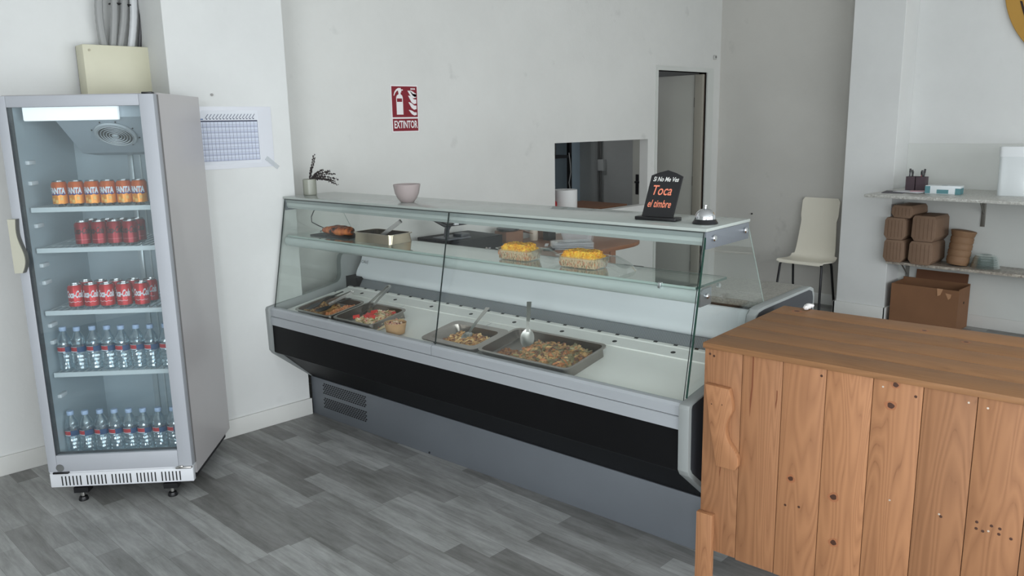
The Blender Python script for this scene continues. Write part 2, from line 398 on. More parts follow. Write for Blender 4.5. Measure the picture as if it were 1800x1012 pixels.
# baseboards
struct(MB().box(XN, 1.645, YL-.014, YL, 0, .10, c=.003).build('baseboard_left', BASE))
b = MB().box(1.63, 2.305, 4.176, 4.19, 0, .10, c=.003); b.box(1.631, 1.645, 4.176, YL, 0, .10, c=.003)
struct(b.build('baseboard_column', BASE))
struct(MB().box(XR-.014, XR, 3.03, YB, 0, .10, c=.003).build('baseboard_right', BASE))
b = MB().box(6.82, 6.84, 2.59, 3.04, 0, .115, c=.003); b.box(6.82, XR, 2.586, 2.606, 0, .115, c=.003); b.box(6.82, XR, 3.02, 3.04, 0, .115, c=.003)
struct(b.build('baseboard_column_right', BASE))
struct(MB().box(XR-.014, XR, YF, 2.586, 0, .10, c=.003).build('baseboard_alcove', BASE))
struct(MB().box(2.3, DX0-.03, YB-.012, YB, 0, .10, c=.003).build('baseboard_back', BASE))
# tiled lower band of the alcove wall
struct(MB().box(XR-.012, XR, YF, 2.606, .10, 1.473, c=.002).build('trim_1', mat('pale wainscot', (206, 208, 204), .4, var=.04), smooth=False))
# door casing and open door leaf
TRIM = mat('door trim paint', (198, 200, 195), .5, var=.03)
b = MB(); b.box(DX0-.028, DX0, YB-.012, YB+.088, 0, DZ); b.box(DX1, DX1+.105, YB-.014, YB+.088, 0, DZ); b.box(DX0-.028, DX1+.105, YB-.013, YB+.088, DZ, DZ+.04)
struct(b.build('trim_2', TRIM, smooth=False))
d = struct(empty('door_1', (6.848, 4.532, 0)))
MB().box(-.02, .02, 0, .74, .01, 2.125, c=.003).build('door_leaf', mat('grey beige door leaf', (168, 168, 160), .45, var=.06, vscale=1.5), d)
h = MB(); h.box(-.026, -.02, .655, .695, .94, 1.15, c=.004); h.cyl((-.05, .675, 1.07), .009, .03, 10, 0, 'X'); h.box(-.058, -.046, .61, .685, 1.06, 1.082, c=.004); h.box(-.028, -.024, .668, .682, .97, 1.0)
h.build('door_handle', BLKP, d)
for z in (.25, 1.1, 1.86):
    MB().cyl((-.024, -.012, z-.04), .009, .09, 10).build('hinge', mat('dark hinge', (52, 50, 48), .4, .6), d)
MB().box(.0205, .023, -.09, .74, .01, 2.125).build('seal', mat('dark door seal', (92, 80, 70), .6), d, smooth=False)
MB().box(-.034, -.006, -.10, -.012, .01, 2.125, c=.002).build('door_stop', mat('door stop paint', (150, 146, 134), .5), d)

# kitchen behind the back wall
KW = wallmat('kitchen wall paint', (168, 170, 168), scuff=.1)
struct(MB().box(7.3, 7.45, YB+.09, 8.0, 0, ZC).build('wall_kitchen_right', KW, smooth=False))
struct(MB().box(3.4, 7.45, 8.0, 8.15, 0, ZC).build('wall_kitchen_back', KW, smooth=False))
struct(MB().box(3.25, 3.4, YB+.09, 8.15, 0, ZC).build('wall_kitchen_left', KW, smooth=False))
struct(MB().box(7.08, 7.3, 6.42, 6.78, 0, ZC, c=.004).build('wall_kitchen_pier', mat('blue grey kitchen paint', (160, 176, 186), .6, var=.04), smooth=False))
k = empty('wall_conduit', (7.27, 6.09, 1.17), label='grey vertical conduit with a small switch box seen through the hatch', cat='conduit')
b = MB()
for dy, ph in ((-.014, 0), (.014, 1.3)):
    b.tube([(0, dy+.006*sin(i*.8+ph), -1.15+i*.15) for i in range(18)], .012, 8)
b.build('pipe', mat('dull grey conduit', (96, 96, 94), .6), k)
MB().box(-.03, .03, -.075, .01, -.03, .10, c=.004).build('switch_box', mat('grey switch box', (176, 178, 176), .5), k)
k = empty('storage_rack', (6.42, 6.25, 0), label='dark metal storage rack at the left edge of the hatch', cat='rack')
for x, y in ((0, 0), (.5, 0), (0, .38), (.5, .38)): MB().box(x-.02, x+.02, y-.02, y+.02, 0, 2.1).build('post', BLKP, k, smooth=False)
for z in (.3, .8, 1.3, 1.8): MB().box(-.02, .52, -.02, .40, z, z+.03).build('shelf', mat('dark rack shelf', (40, 40, 42), .5), k, smooth=False)
tag(MB().tube([(0, 0, 0), (.01, -.01, -.12), (.03, 0, -.22), (.02, .02, -.34), (.05, .02, -.46)], .006, 6).build('hanging_cable', mat('pale cable', (150, 150, 148), .5), loc=(6.86, 6.20, 1.36)),
    'thin pale cable hanging from the dark rack inside the hatch', 'cable')
tag(MB().box(0, .3, 0, .3, 0, .26, c=.01).build('storage_bin', mat('grey bin', (90, 90, 90), .5), loc=(6.46, 6.30, 1.3305)), 'grey bin on the dark rack inside the hatch', 'bin')
k = empty('kitchen_desk', (5.0, 4.62, 0), label='wooden desk top just inside the serving hatch', cat='desk')
DESKW = woodmat('brown desk wood', (118, 84, 64), (84, 56, 40), 1., 'X')
MB().box(-.6, .91, 0, .55, .925, .95, c=.002).build('tabletop', DESKW, k)
MB().box(.888, .908, .0, .55, .60, .925, c=.002).build('side_panel', mat('grey desk side', (120, 118, 114), .6), k)
MB().box(-.6, .888, .5, .55, .60, .925).build('back_panel', mat('dark desk back', (34, 30, 28), .6), k, smooth=False)
for x in (-.55, .85):
    for y in (.05, .48): MB().box(x-.025, x+.025, y-.025, y+.025, 0, .925 if y > .3 or x < 0 else .925).build('leg', DESKW, k, smooth=False)
b = MB().lathe([(.028, 0), (.105, 0), (.107, .005), (.107, .16), (.105, .165), (.03, .165), (.028, .16)], 32, cap=False)
tag(b.build('paper_roll', mat('white paper', (222, 222, 220), .8), loc=(5.28, 4.82, .951)), 'thick white paper roll standing on the desk behind the hatch', 'paper roll')
tag(MB().lathe([(.034, 0), (.036, .01), (.036, .07), (.02, .085), (.02, .095)], 16).build('red_jar', mat('red plastic', (160, 28, 34), .4), loc=(5.10, 4.80, .951)), 'small red pot beside the white paper roll behind the hatch', 'pot')

# ================================================================== WALL THINGS, LEFT
k = empty('junction_box', (1.33, YL, 1.86), label='cream metal junction box on the wall above the fridge', cat='electrical box')
CREAM = mat('cream box paint', (206, 203, 180), .5, var=.05, vscale=6)
MB().box(0, .345, -.13, -.02, 0, .262, c=.004).build('cover', CREAM, k)
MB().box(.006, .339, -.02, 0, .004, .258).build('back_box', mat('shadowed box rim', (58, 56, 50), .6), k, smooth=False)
for x, z in ((.03, .235), (.32, .03)):
    MB().cyl((x, -.133, z), .006, .004, 10, 0, 'Y').build('screw', mat('tarnished screw', (150, 145, 125), .4, .5), k)
GR = mat('grey corrugated conduit', (150, 151, 150), .55, bump=.0)
WHC = mat('white corrugated conduit', (206, 208, 210), .5)
DKC = mat('dark conduit', (64, 64, 66), .5)
def conduit(x0, x1, bow, r, m, lab):
    pts = []; rad = []
    for i in range(60):
        t = i/59; z = 2.115+t*1.085
        x = x0+(x1-x0)*min(1, t*2.4)**1.0 + bow*sin(min(1, t*2.6)*pi)
        pts.append((x, YL-.045-.02*sin(min(1, t*3)*pi), z)); rad.append(r*(1+.06*(i % 2)))
    tag(MB().tube(pts, rad, 10).build('conduit', m), lab, 'conduit', 'conduits running up from the junction box')
conduit(1.46, 1.515, -.035, .019, GR, 'grey conduit bowing out furthest left above the junction box')
conduit(1.50, 1.552, .0, .017, GR, 'grey conduit second from the left above the junction box')
conduit(1.535, 1.59, .012, .017, GR, 'grey conduit between the tied pair and the white conduit')
conduit(1.590, 1.632, .01, .018, WHC, 'thick white conduit above the junction box')
conduit(1.632, 1.668, .006, .009, DKC, 'thin dark conduit rightmost above the junction box')
b = MB(); b.tube([(1.535+.03*cos(a), YL-.05+.026*sin(a), 2.335+.002*cos(a)) for a in [i*pi/8 for i in range(17)]], .0035, 6)
b.tube([(1.592+.028*cos(a), YL-.05+.024*sin(a), 2.333) for a in [i*pi/8 for i in range(17)]], .0035, 6)
tag(b.build('cable_tie', BLKP), 'black cable tie round the grey conduits', 'cable tie')
# notice: plastic sleeve with printed table
k = empty('wall_notice', (1.70, 4.19, 1.49), label='white paper notice with a printed blue grid taped to the column', cat='notice')
MB().box(0, .485, -.0035, -.0005, .0, .325).build('plastic_sleeve', mat('plastic sleeve', (204, 206, 212), .25, spec=.6), k, smooth=False)
MB().box(.02, .408, -.0045, -.0035, .025, .305).build('paper_sheet', mat('printer paper', (214, 217, 223), .7), k, smooth=False)
b = MB(); L1 = 0; x0, x1, z0, z1 = .055, .4, .042, .247
b.box(x0, x1, -.0052, -.0046, z0, z1, 1)
nr = 14
for i in range(nr):
    za = z0+(z1-z0)*i/nr
    if i % 2 == 0: b.box(x0, x1, -.0056, -.005, za, za+(z1-z0)/nr*.62, 2)
for i in range(18):
    xx = x0+(x1-x0)*i/17; b.box(xx-.0006, xx+.0006, -.006, -.0052, z0, z1, 0)
for i in range(nr+1):
    za = z0+(z1-z0)*i/nr; b.box(x0, x1, -.006, -.0052, za-.0005, za+.0005, 0)
b.box(x0, x1, -.006, -.005, z1, z1+.006, 3)
for i in range(15):
    xx = .12+i*.0185
    b.T = Matrix.Translation((xx, -.0055, .275)) @ Matrix.Rotation(radians(-52), 4, 'Y')
    b.box(-.014, .014, -.0004, .0004, -.0016, .0016, 0); b.T = Matrix()
    b.box(xx-.004, xx+.003, -.0058, -.005, .259, .264, 3)
b.box(.055, .10, -.0058, -.005, .258, .263, 4)
b.build('printed_table', [mat('grid line ink', (108, 112, 128), .7), mat('grid pale cell', (202, 208, 222), .7), mat('grid shaded row', (178, 184, 204), .7), mat('dark header ink', (54, 58, 82), .7), mat('blue title ink', (70, 100, 150), .7)], k, smooth=False)
for x, z, a in ((.47, .02, 40), (.02, .32, -40), (.02, .0, 40)):
    t = MB(); t.T = Matrix.Translation((x, -.006, z)) @ Matrix.Rotation(radians(a), 4, 'Y')
    t.box(-.045, .045, -.0008, .0008, -.012, .012).build('tape', glassmat('clear tape', (.95, .95, .95), .08, .1, .25), k, smooth=False)
for x, y, z, lab, m_, r in ((1.86, 4.188, 1.875, 'small grey wall plug above the paper notice', mat('grey plug', (150, 148, 145), .6), .007),
                         (2.385, YB-.002, 1.655, 'small dark screw in the back wall beside the column', mat('dark screw', (50, 48, 46), .5), .006),
                         (7.104, 4.02, .79, 'dark nail in the right wall between the glass case and white chair', mat('dark screw', (50, 48, 46), .5), .008)):
    ax = 'X' if x > 7 else 'Y'
    tag(MB().lathe([(r, -.006), (r, 0), (r*.6, .004)] , 10, (0, 0, 0), 0, True, ax).build('wall_plug', m_, loc=(x, y, z)), lab, 'wall plug')
k = tag(MB().box(-.02, .02, -.02, 0, -.02, .02, c=.006).build('door_buzzer', mat('pale buzzer', (176, 176, 172), .5), loc=(6.995, YB, 2.285)), 'small pale buzzer on the wall corner above the door frame', 'buzzer')
MB().box(-.012, .012, -.024, -.02, -.006, .012, c=.002).build('button', mat('grey buzzer face', (120, 120, 118), .5), k)

# extinguisher sign
k = empty('fire_extinguisher_sign', (3.167, YB, 1.655), rot=(0, 0, 0), label='red and white EXTINTOR fire extinguisher sign on the back wall', cat='sign')
RED = mat('sign red', (122, 12, 32), .6); SW = mat('sign white', (226, 222, 222), .4)
MB().box(0, .222, -.004, -.0005, 0, .305).build('plate', SW, k, smooth=False)
b = MB(); b.box(.008, .214, -.0052, -.004, .098, .297); b.box(.008, .214, -.0052, -.004, .008, .088)
b.build('red_field', RED, k, smooth=False)
b = MB(); yy = -.0060
def flat(pts, y=yy, mi=0):
    n = len(pts); b.prism(pts, y-.0004, y+.0004, 'Y', mi)
# extinguisher silhouette
flat([(.042, .115), (.095, .115), (.095, .225), (.090, .238), (.079, .246), (.079, .258), (.062, .258), (.062, .246), (.048, .238), (.042, .225)])
flat([(.060, .258), (.085, .258), (.085, .270), (.098, .270), (.098, .277), (.082, .277), (.082, .286), (.060, .286), (.045, .278), (.030, .262), (.022, .238), (.026, .236), (.036, .254), (.048, .266), (.060, .270)])
b.box(.047, .088, yy-.0012, yy-.0004, .197, .219, 1)
b.build('extinguisher_symbol', [SW, RED], k, smooth=False); b = MB()
for dx, dz, sc in ((0, .112, .55), (0, .15, .75), (0, .187, .85), (-.004, .225, .75), (.012, .232, .65)):
    pts = [(.205, dz), (.205, dz+.03*sc), (.185, dz+.032*sc), (.168, dz+.05*sc), (.150, dz+.085*sc*.7), (.140, dz+.06*sc), (.152, dz+.035*sc), (.165, dz+.010*sc), (.185, dz-.004)]
    flat([(p[0]+dx if p[0] < .2 else p[0], p[1]) for p in pts])
b.build('flame_symbol', SW, k, smooth=False); b = MB()
vs, fs = text_geo('EXTINTOR', .052, 0, .0012); 
b.T = Matrix.Translation((.111, yy-.0003, .048)) @ Matrix.Rotation(radians(90), 4, 'X') @ Matrix.Diagonal((.80, 1.25, 1, 1))
wd = max(v[0] for v in vs)-min(v[0] for v in vs)
b.T = Matrix.Translation((.111, yy-.0003, .048)) @ Matrix.Rotation(radians(90), 4, 'X') @ Matrix.Diagonal((.19/wd, 1.3, 1, 1))
b.add(vs, fs, 0)
b.build('sign_lettering', SW, k, smooth=False); b = MB(); b.box(.162, .171, yy-.0003, yy+.0003, .276, .286); b.box(.175, .184, yy-.0003, yy+.0003, .276, .286); b.box(.188, .197, yy-.0003, yy+.0003, .276, .286)
b.build('reference_code', SW, k, smooth=False)

# ================================================================== FRIDGE
FR = empty('display_fridge', F0, (0, 0, FANG), 'tall white glass-door drinks fridge with cans and water bottles', 'fridge')
W_, D_, Z0, Z1 = .65, .62, .10, 1.858
INT = mat('fridge interior plastic', (188, 200, 206), .4, var=.02)
b = MB(); b.box(.0, .028, .052, D_, Z0, Z1, 0); b.box(W_-.028, W_, .052, D_, Z0, Z1, 0); b.box(.028, W_-.028, D_-.03, D_, Z0, Z1, 0)
b.box(.028, W_-.028, .052, D_-.03, Z1-.03, Z1, 0); b.box(.028, W_-.028, .052, D_-.03, Z0, Z0+.075, 0)
b.build('cabinet', FRIDGEW, FR)
b = MB(); b.box(.028, .034, .055, D_-.03, Z0+.075, Z1-.03); b.box(W_-.034, W_-.028, .055, D_-.03, Z0+.075, Z1-.03); b.box(.034, W_-.034, D_-.036, D_-.03, Z0+.075, Z1-.03)
b.box(.034, W_-.034, .055, D_-.036, Z1-.036, Z1-.03); b.box(.034, W_-.034, .055, D_-.036, Z0+.075, Z0+.105)
b.build('liner', INT, FR, smooth=False)
# shelf rack pegs on the liner sides
for z in [.48, .74, .82, 1.02, 1.10, 1.28, 1.47, 1.56]:
    MB().box(.034, .052, .10, .16, z, z+.018, c=.003).build('shelf_peg', WHITEP, FR)
b = MB(); b.box(.29, .315, D_-.05, D_-.036, Z0+.12, 1.58, c=.002); b.box(.345, .352, D_-.045, D_-.036, Z0+.12, 1.58)
b.build('rear_channel', mat('pale rail', (206, 214, 216), .3, .3), FR)
# evaporator housing with fan grille, slanted under the ceiling
b = MB(); b.prism([(.10, 1.822), (.10, 1.76), (.34, 1.60), (.50, 1.585), (.50, 1.822)], .18, W_-.034, 'X', 0)
ev = b.build('fan_housing', mat('pale grey housing', (178, 188, 196), .4), FR, smooth=False)
sl = atan2(1.60-1.76, .24)
b = MB(); c0 = Vector((.395, .205, 1.688)); b.T = Matrix.Translation(c0) @ Matrix.Rotation(sl, 4, 'X')
b.lathe([(.088, -.012), (.09, -.006), (.088, -.001), (.078, -.001)], 40, mi=0, cap=True)
for i in range(6):
    r = .074-i*.0118
    n_ = 40
    b.lathe([(r-.0025, -.013), (r, -.016), (r+.0008, -.013), (r-.0025, -.0125)], n_, mi=1, cap=False)
b.lathe([(.076, -.0125), (.010, -.0125)], 40, mi=2, cap=False)
b.lathe([(.008, -.018), (.012, -.014), (.012, -.0125)], 16, mi=0)
for a in (20, 65, 110, 155, 200, 250, 290, 335): b.sphere((.098*cos(radians(a)), .098*sin(radians(a)), -.002), .004, 6, 2)
b.build('fan_grille', [mat('grille plastic', (190, 196, 200), .35), mat('grille ring', (205, 210, 214), .35), mat('dark fan hole', (24, 26, 28), .7)], ev)
MB().box(.07, .47, .062, .085, 1.748, 1.812, c=.006).build('lamp', emitmat('fridge lamp diffuser', (236, 240, 242), .75), FR)
# shelves
SHM = mat('white wire shelf', (214, 222, 224), .35)
for z in (1.374, 1.192, .905, .612):
    b = MB(); b.box(.045, W_-.045, .072, .082, z-.022, z+.0, 0, c=.002)
    b.box(.045, W_-.045, .50, .506, z-.008, z-.001)
    for i in range(19):
        x = .06+i*.0295; b.box(x-.0018, x+.0018, .08, .50, z-.005, z-.001)
    for y in (.2, .35): b.box(.05, W_-.05, y-.003, y+.003, z-.009, z-.005)
    b.build('shelf', SHM, FR, smooth=False)
# ventilated kick grille
b = MB(); b.box(0, .65, 0, .03, .08, .148, 0, c=.003)
for g in range(5):
    for i in range(6):
        x = .052+g*.113+i*.0165; b.box(x, x+.0052, -.0012, .002, .088, .134, 1)
b.box(.0, .65, .006, .05, .148, .158, 0)
b.build('kick_grille', [mat('white grille steel', (214, 216, 220), .35), DARKHOLE], FR)
MB().box(.02, .63, .05, .6, .06, .10).build('base_tray', mat('dark base', (30, 30, 32), .6), FR, smooth=False)
for x, y in ((.125, .03), (.535, .03), (.09, .56), (.56, .56)):
    b = MB(); b.lathe([(.021, 0), (.022, .006), (.018, .018), (.008, .022)], 16, (x, y, 0), 0); b.cyl((x, y, .022), .009, .03, 10, 1); b.box(x-.035, x+.03, y-.012, y+.04, .04, .066, 0)
    b.build('foot', [BLKP, STEEL], FR)
# door
DF = mat('silver grey door frame', (172, 175, 181), .6, .1, var=.03)
DR = MB(); z0, z1 = .157, 1.853
DR.box(0, .041, -.004, .044, z0, z1, 0, c=.003); DR.box(.588, .650, -.004, .044, z0, z1, 0, c=.003)
DR.box(.041, .588, -.004, .044, 1.805, z1, 0, c=.003); DR.box(.041, .588, -.004, .044, z0, .238, 0, c=.003)
DR.box(.041, .588, .012, .040, .238, .2395, 1); DR.box(.041, .0425, .0, .040, .238, 1.805, 1)
DR = DR.build('door', [DF, mat('dark door gasket', (62, 66, 70), .5)], FR)
MB().box(.041, .588, .006, .010, .238, 1.805).build('glass_pane', glassmat('fridge door glass', (.94, .97, .98), .07, 0, .02, (.6, .68, .72)), DR, smooth=False)
pts = []
for i in range(25):
    t = i/24; z = 1.100+t*.235; wv = .022+.012*sin(t*pi*2+.4)+.016*sin(pi*t)
    pts.append((wv, z))
poly = [(-.006, 1.10)] + pts + [(-.006, 1.335)]
MB().prism(poly, -.032, -.006, 'Y', 0, .0).build('door_handle', mat('cream handle plastic', (186, 184, 168), .45), DR)
MB().prism([(p[0]+.004, p[1]) for p in pts]+[(p[0]-.001, p[1]) for p in pts[::-1]], -.028, -.005, 'Y').build('handle_rim', mat('dark handle rim', (86, 86, 82), .45), DR)
b = MB(); b.lathe([(.018, -.0065), (.017, -.004)], 20, (.055, 0, .178), 0, True, 'Y')
b.build('door_lock', CHROME, DR)
b = MB(); b.box(.575, .648, -.012, .02, .1485, .157, 0, c=.002); b.box(.59, .61, -.014, -.004, .150, .164, 0, c=.002)
b.build('hinge', STEEL, DR)
b = MB(); b.box(.02, .09, -.01, .02, .1485, .157, 0, c=.002); b.build('hinge', BLKP, DR)
b = MB(); b.box(.60, .645, .0, .03, z1, z1+.008, 0, c=.002); b.build('hinge', BLKP, DR)
MB().box(.6495, .6515, .036, .052, .157, 1.85).build('gasket', mat('grey gasket', (120, 118, 118), .6), FR, smooth=False)

# ---- cans
def wrap(b, geo, r, z, mi, a0=-90, sc=(1, 1)):
    vs, fs = geo
    out = []
    for v in vs:
        a = radians(a0)+v[0]*sc[0]/r; out.append((r*cos(a), r*sin(a), z+v[1]*sc[1]))
    b.add(out, fs, mi)
def band(b, r, za, zb, a0, a1, mi, n=16, wav=0):
    vs = []; fs = []
    for i in range(n+1):
        a = radians(a0+(a1-a0)*i/n); k_ = wav*sin(i*1.1)
        vs += [(r*cos(a), r*sin(a), za+k_), (r*cos(a), r*sin(a), zb+k_)]
    for i in range(n): fs.append((2*i, 2*i+2, 2*i+3, 2*i+1))
    b.add(vs, fs, mi)
CANT = mat('can aluminium', (190, 190, 190), .25, 1.)
def can_mesh(kind):
    b = MB(); R = .033
    b.lathe([(.024, 0, 1), (.026, .003, 1), (R, .012, 1), (R, .098, 0), (.027, .108, 0), (.0265, .112, 1), (.0255, .112, 1), (.0245, .107, 1)], 28)
    if kind == 'orange':
        band(b, R+.0002, .012, .050, -170, -10, 3, 20, .0015)
        for a, z in ((-60, .035), (-120, .030), (-95, .022)): band(b, R+.0003, z-.007, z+.007, a-10, a+10, 4, 6)
        band(b, R+.0004, .051, .058, -150, -30, 5, 18, .0022)
        g = text_geo('FANTA', .034, .08, .0018)
        wrap(b, g, R+.0006, .0655, 5, -87.5, (.64, 1.05)); wrap(b, g, R+.0009, .068, 2, -90, (.64, 1.05))
        mats = [mat('orange can paint', (214, 98, 28), .3, .35), CANT, mat('can white', (232, 232, 236), .4), mat('amber can paint', (236, 150, 44), .3, .3), mat('pale orange slice', (246, 196, 110), .4), mat('navy can ink', (44, 44, 128), .4)]
    elif kind == 'dark':
        g = text_geo('Coca-Cola', .030, .45, .0010)
        wrap(b, g, R+.0005, .070, 2, -90, (.60, 1.35))
        band(b, R+.0003, .030, .032, -150, -30, 3, 18)
        mats = [mat('cherry red can paint', (150, 20, 34), .3, .4), CANT, mat('can black ink', (46, 12, 16), .4), mat('can dull ink', (200, 120, 124), .4)]
    else:
        g = text_geo('Coca-Cola', .030, .45, .0012)
        wrap(b, g, R+.0005, .066, 2, -90, (.62, 1.45))
        band(b, R+.0003, .032, .034, -140, -40, 2, 18, .0018)
        mats = [mat('bright red can paint', (196, 16, 26), .3, .35), CANT, mat('can white', (232, 232, 236), .4)]
    return b, mats
def place_cans(kind, name, xs, y, z, noun, shelf, group, behind=False):
    global _canp
    for i, x in enumerate(xs):
        if (kind) not in _canp:
            b, ms = can_mesh(kind); o = b.build(name, ms); _canp[kind] = o
        else: o = _canp[kind].copy(); COL.objects.link(o)
        o.location = FW(x, y+random.uniform(-.004, .004), z+.0005); o.rotation_euler = (0, 0, FANG+radians(random.uniform(-14, 14)))
        lab = f'{noun} on the {shelf}, {ORD[i]} from left in the {"back" if behind else "front"} row'
        tag(o, lab, 'can', group)
_canp = {}
# ---- bottles
BP = glassmat('bottle plastic', (.78, .89, .95), .22, .05, .07, (.75, .84, .90), 2.0)
_bt = None
def make_bottle():
    r = empty('water_bottle')
    b = MB(); R = .0317; prof = [(.024, 0), (.030, .004)]
    for i in range(9): prof += [(R if i % 2 == 0 else R-.0022, .010+i*.009)]
    prof += [(R-.001, .086), (R-.001, .115), (R, .120)]
    for i in range(4): prof += [(R-.0006*i*i if i % 2 == 0 else R-.003, .126+i*.008)]
    prof += [(.024, .160), (.016, .174), (.0125, .182), (.0125, .190)]
    n0 = len(b.v); b.lathe(prof, 24, cap=True)
    for q in range(n0, len(b.v)):
        x_, y_, z_ = b.v[q]; a_ = atan2(y_, x_)
        if .005 < z_ < .17: f_ = 1+.03*sin(6*a_+z_*60)*(0 if .085 < z_ < .117 else 1)*(.6 if z_ < .08 else 1); b.v[q] = (x_*f_, y_*f_, z_)
    b.build('bottle_body', BP, r, angle=20)
    b = MB(); wt = [(.022, .003), (.0285, .006), (.0285, .118), (.028, .145), (.0, .1452)]
    b = MB(); b.lathe([(.0145, .185), (.0155, .187), (.0155, .201), (.0135, .204)], 18)
    b.build('bottle_cap', mat('pale blue cap', (176, 196, 226), .4), r)
    b = MB(); band(b, R+.0004, .088, .113, 0, 360, 0, 32)
    band(b, R+.0008, .094, .112, -150, -75, 1, 10); g = text_geo('AGUA', .012, .1, .0004)
    band(b, R+.0010, .090, .0935, -150, -75, 2, 10); band(b, R+.0010, .1125, .114, -150, -75, 2, 10)
    b.build('bottle_label', [mat('blue bottle label', (34, 72, 116), .45), mat('red bottle label', (192, 34, 44), .45), mat('white bottle label', (226, 228, 232), .45)], r)
    return r
def place_bottles(xs, y, z, shelf, behind=False):
    global _bt
    for i, x in enumerate(xs):
        if _bt is None: _bt = make_bottle(); o = _bt
        else: o = copy_tree(_bt)
        o.location = FW(x, y+random.uniform(-.004, .004), z+.0005); o.rotation_euler = (0, 0, FANG+radians(random.uniform(-12, 12)))
        tag(o, f'clear water bottle on the {shelf}, {ORD[i]} from left in the {"back" if behind else "front"} row', 'water bottle', f'water bottles on the {shelf}')
place_cans('orange', 'soda_can', [.155, .226, .297, .366, .435, .503], .125, 1.374, 'orange soda can', 'top shelf', 'orange cans on the top shelf')
place_cans('dark', 'soda_can', [.233, .304, .371, .440], .125, 1.192, 'dark red cola can', 'second shelf', 'dark red cola cans on the second shelf')
place_cans('dark', 'soda_can', [.240, .311, .378, .447], .205, 1.192, 'dark red cola can', 'second shelf', 'dark red cola cans on the second shelf', True)
place_cans('red', 'soda_can', [.166, .236, .306, .382, .459], .125, .905, 'bright red cola can', 'middle shelf', 'bright red cola cans on the middle shelf')
place_cans('red', 'soda_can', [.178, .248, .318, .394, .470], .205, .905, 'bright red cola can', 'middle shelf', 'bright red cola cans on the middle shelf', True)
BX1 = [.084, .150, .216, .282, .348, .414, .480, .546]
place_bottles(BX1, .125, .612, 'upper bottle shelf')
BX2 = [.070, .137, .203, .270, .338, .404, .474, .542]
place_bottles(BX2, .125, Z0+.105, 'fridge floor')

# ================================================================== DISPLAY CASE  (local x along the front, y into depth)
LC = 2.62
CASE = empty('display_case', P0, (0, 0, CANG), 'long glass-fronted refrigerated deli counter in grey with black front', 'display case')
DS = .14; ZD0 = .6908                      # deck slope, deck height at y = 0
b = MB(); b.box(.0, LC, 0, .80, .0, .235, c=.003)
base = b.build('base_panel', DGREY, CASE)
b = MB(); HOLE = DARKHOLE
for g, (za, zb) in enumerate(((.145, .215), (.058, .125))):
    rows = 6; dz = (zb-za)/rows
    for r_ in range(rows):
        for c_ in range(20):
            x = .122+c_*.0198+(.0099 if r_ % 2 else 0); z = za+dz*(r_+.5)
            b.prism([(x-.0080, z-.0012), (x-.003, z-.0042), (x+.0045, z-.0042), (x+.0085, z+.0012), (x+.003, z+.0042), (x-.0045, z+.0042)], -.0008, .001, 'Y')
    b.build('vent_perforation', HOLE, base, smooth=False); b = MB()
MB().cyl((1.02, -.003, .012), .006, .003, 8, 0, 'Y').build('foot_screw', BLKP, base)
# body and bumper
b = MB(); b.prism([(-.225, .59), (-.225, .45), (.005, .236), (.80, .236), (.80, .60)], .012, LC-.012, 'X', 0)
b.build('insulated_body', BLK, CASE, smooth=False)
MB().prism([(-.236, .602), (-.236, .440), (-.222, .430), (-.222, .602)], .008, LC-.008, 'X').build('front_panel', BLK, CASE, smooth=False)
PRF = mat('silver bumper profile', (168, 172, 176), .35, .2, var=.02)
b = MB(); b.prism([(-.243, .602), (-.243, .646), (-.238, .650), (-.205, .650), (-.205, .602)], .005, LC-.005, 'X', 0)
b.prism([(-.240, .653), (-.240, .690), (-.232, .700), (-.204, .700), (-.204, .653)], .005, 1.318, 'X', 0)
b.prism([(-.240, .653), (-.240, .690), (-.232, .700), (-.204, .700), (-.204, .653)], 1.322, LC-.005, 'X', 0)
b.prism([(-.236, .645), (-.236, .66), (-.206, .66), (-.206, .645)], .006, LC-.006, 'X', 1)
b.build('bumper_profile', [PRF, mat('dark groove', (40, 42, 44), .6)], CASE, smooth=False)
# end panels
out = [(.0, .235), (-.238, .430), (-.252, .452), (-.256, .69), (-.250, .703), (-.20, .712), (.15, .757), (.235, .772), (.258, .79), (.266, .815), (.268, .90), (.278, .93), (.305, .949), (.35, .954), (.86, .952), (.895, .94), (.91, .91), (.91, .60), (.83, .235)]
MB().prism(out, -.036, .006, 'X', 0, .003).build('end_panel', PLG, CASE, smooth=True)
rp = MB().prism(out, LC-.006, LC+.036, 'X', 0, .003).build('end_panel', PLG, CASE, smooth=True)
cx_, cy_ = .33, .62
MB().prism([(cx_+(p[0]-cx_)*.965, cy_+(p[1]-cy_)*.965) for p in out], LC+.0355, LC+.0375, 'X').build('side_shade_skin', mat('painted side shade', (52, 54, 58), .5), rp, smooth=False)  # added dark sheet: shade beside the wooden counter put into the colour
# deck: sloping tray, raised back strip with holes and slots
def zd(n): return ZD0+DS*n
b = MB()
b.prism([(-.205, zd(-.205)), (-.205, zd(-.205)-.02), (.20, zd(.20)-.02), (.20, zd(.2))], .01, LC-.01, 'X', 0)
b.prism([(.195, zd(.195)+.006), (.195, zd(.2)-.02), (.305, zd(.305)-.02), (.305, zd(.305)+.010), (.285, zd(.285)+.010), (.28, zd(.28)+.006)], .04, LC-.01, 'X', 0)
th = atan2(DS, 1)
def on_deck(x, n, dz): return Matrix.Translation((x, n, zd(n)+dz)) @ Matrix.Rotation(th, 4, 'X')
for i in range(26):
    x = .09+i*.1
    b.T = on_deck(x, .293, .0102); b.box(-.009, .009, .000, .013, -.002, .0012, 1)
for i in range(9):
    x = .235+i*.297
    b.T = on_deck(x, .235, .0065); b.lathe([(.011, -.001), (.011, .0006)], 12, mi=1)
b.T = Matrix()
for x in (.655, 1.31, 1.965): b.box(x-.0008, x+.0008, -.2, .19, .64, .6405)
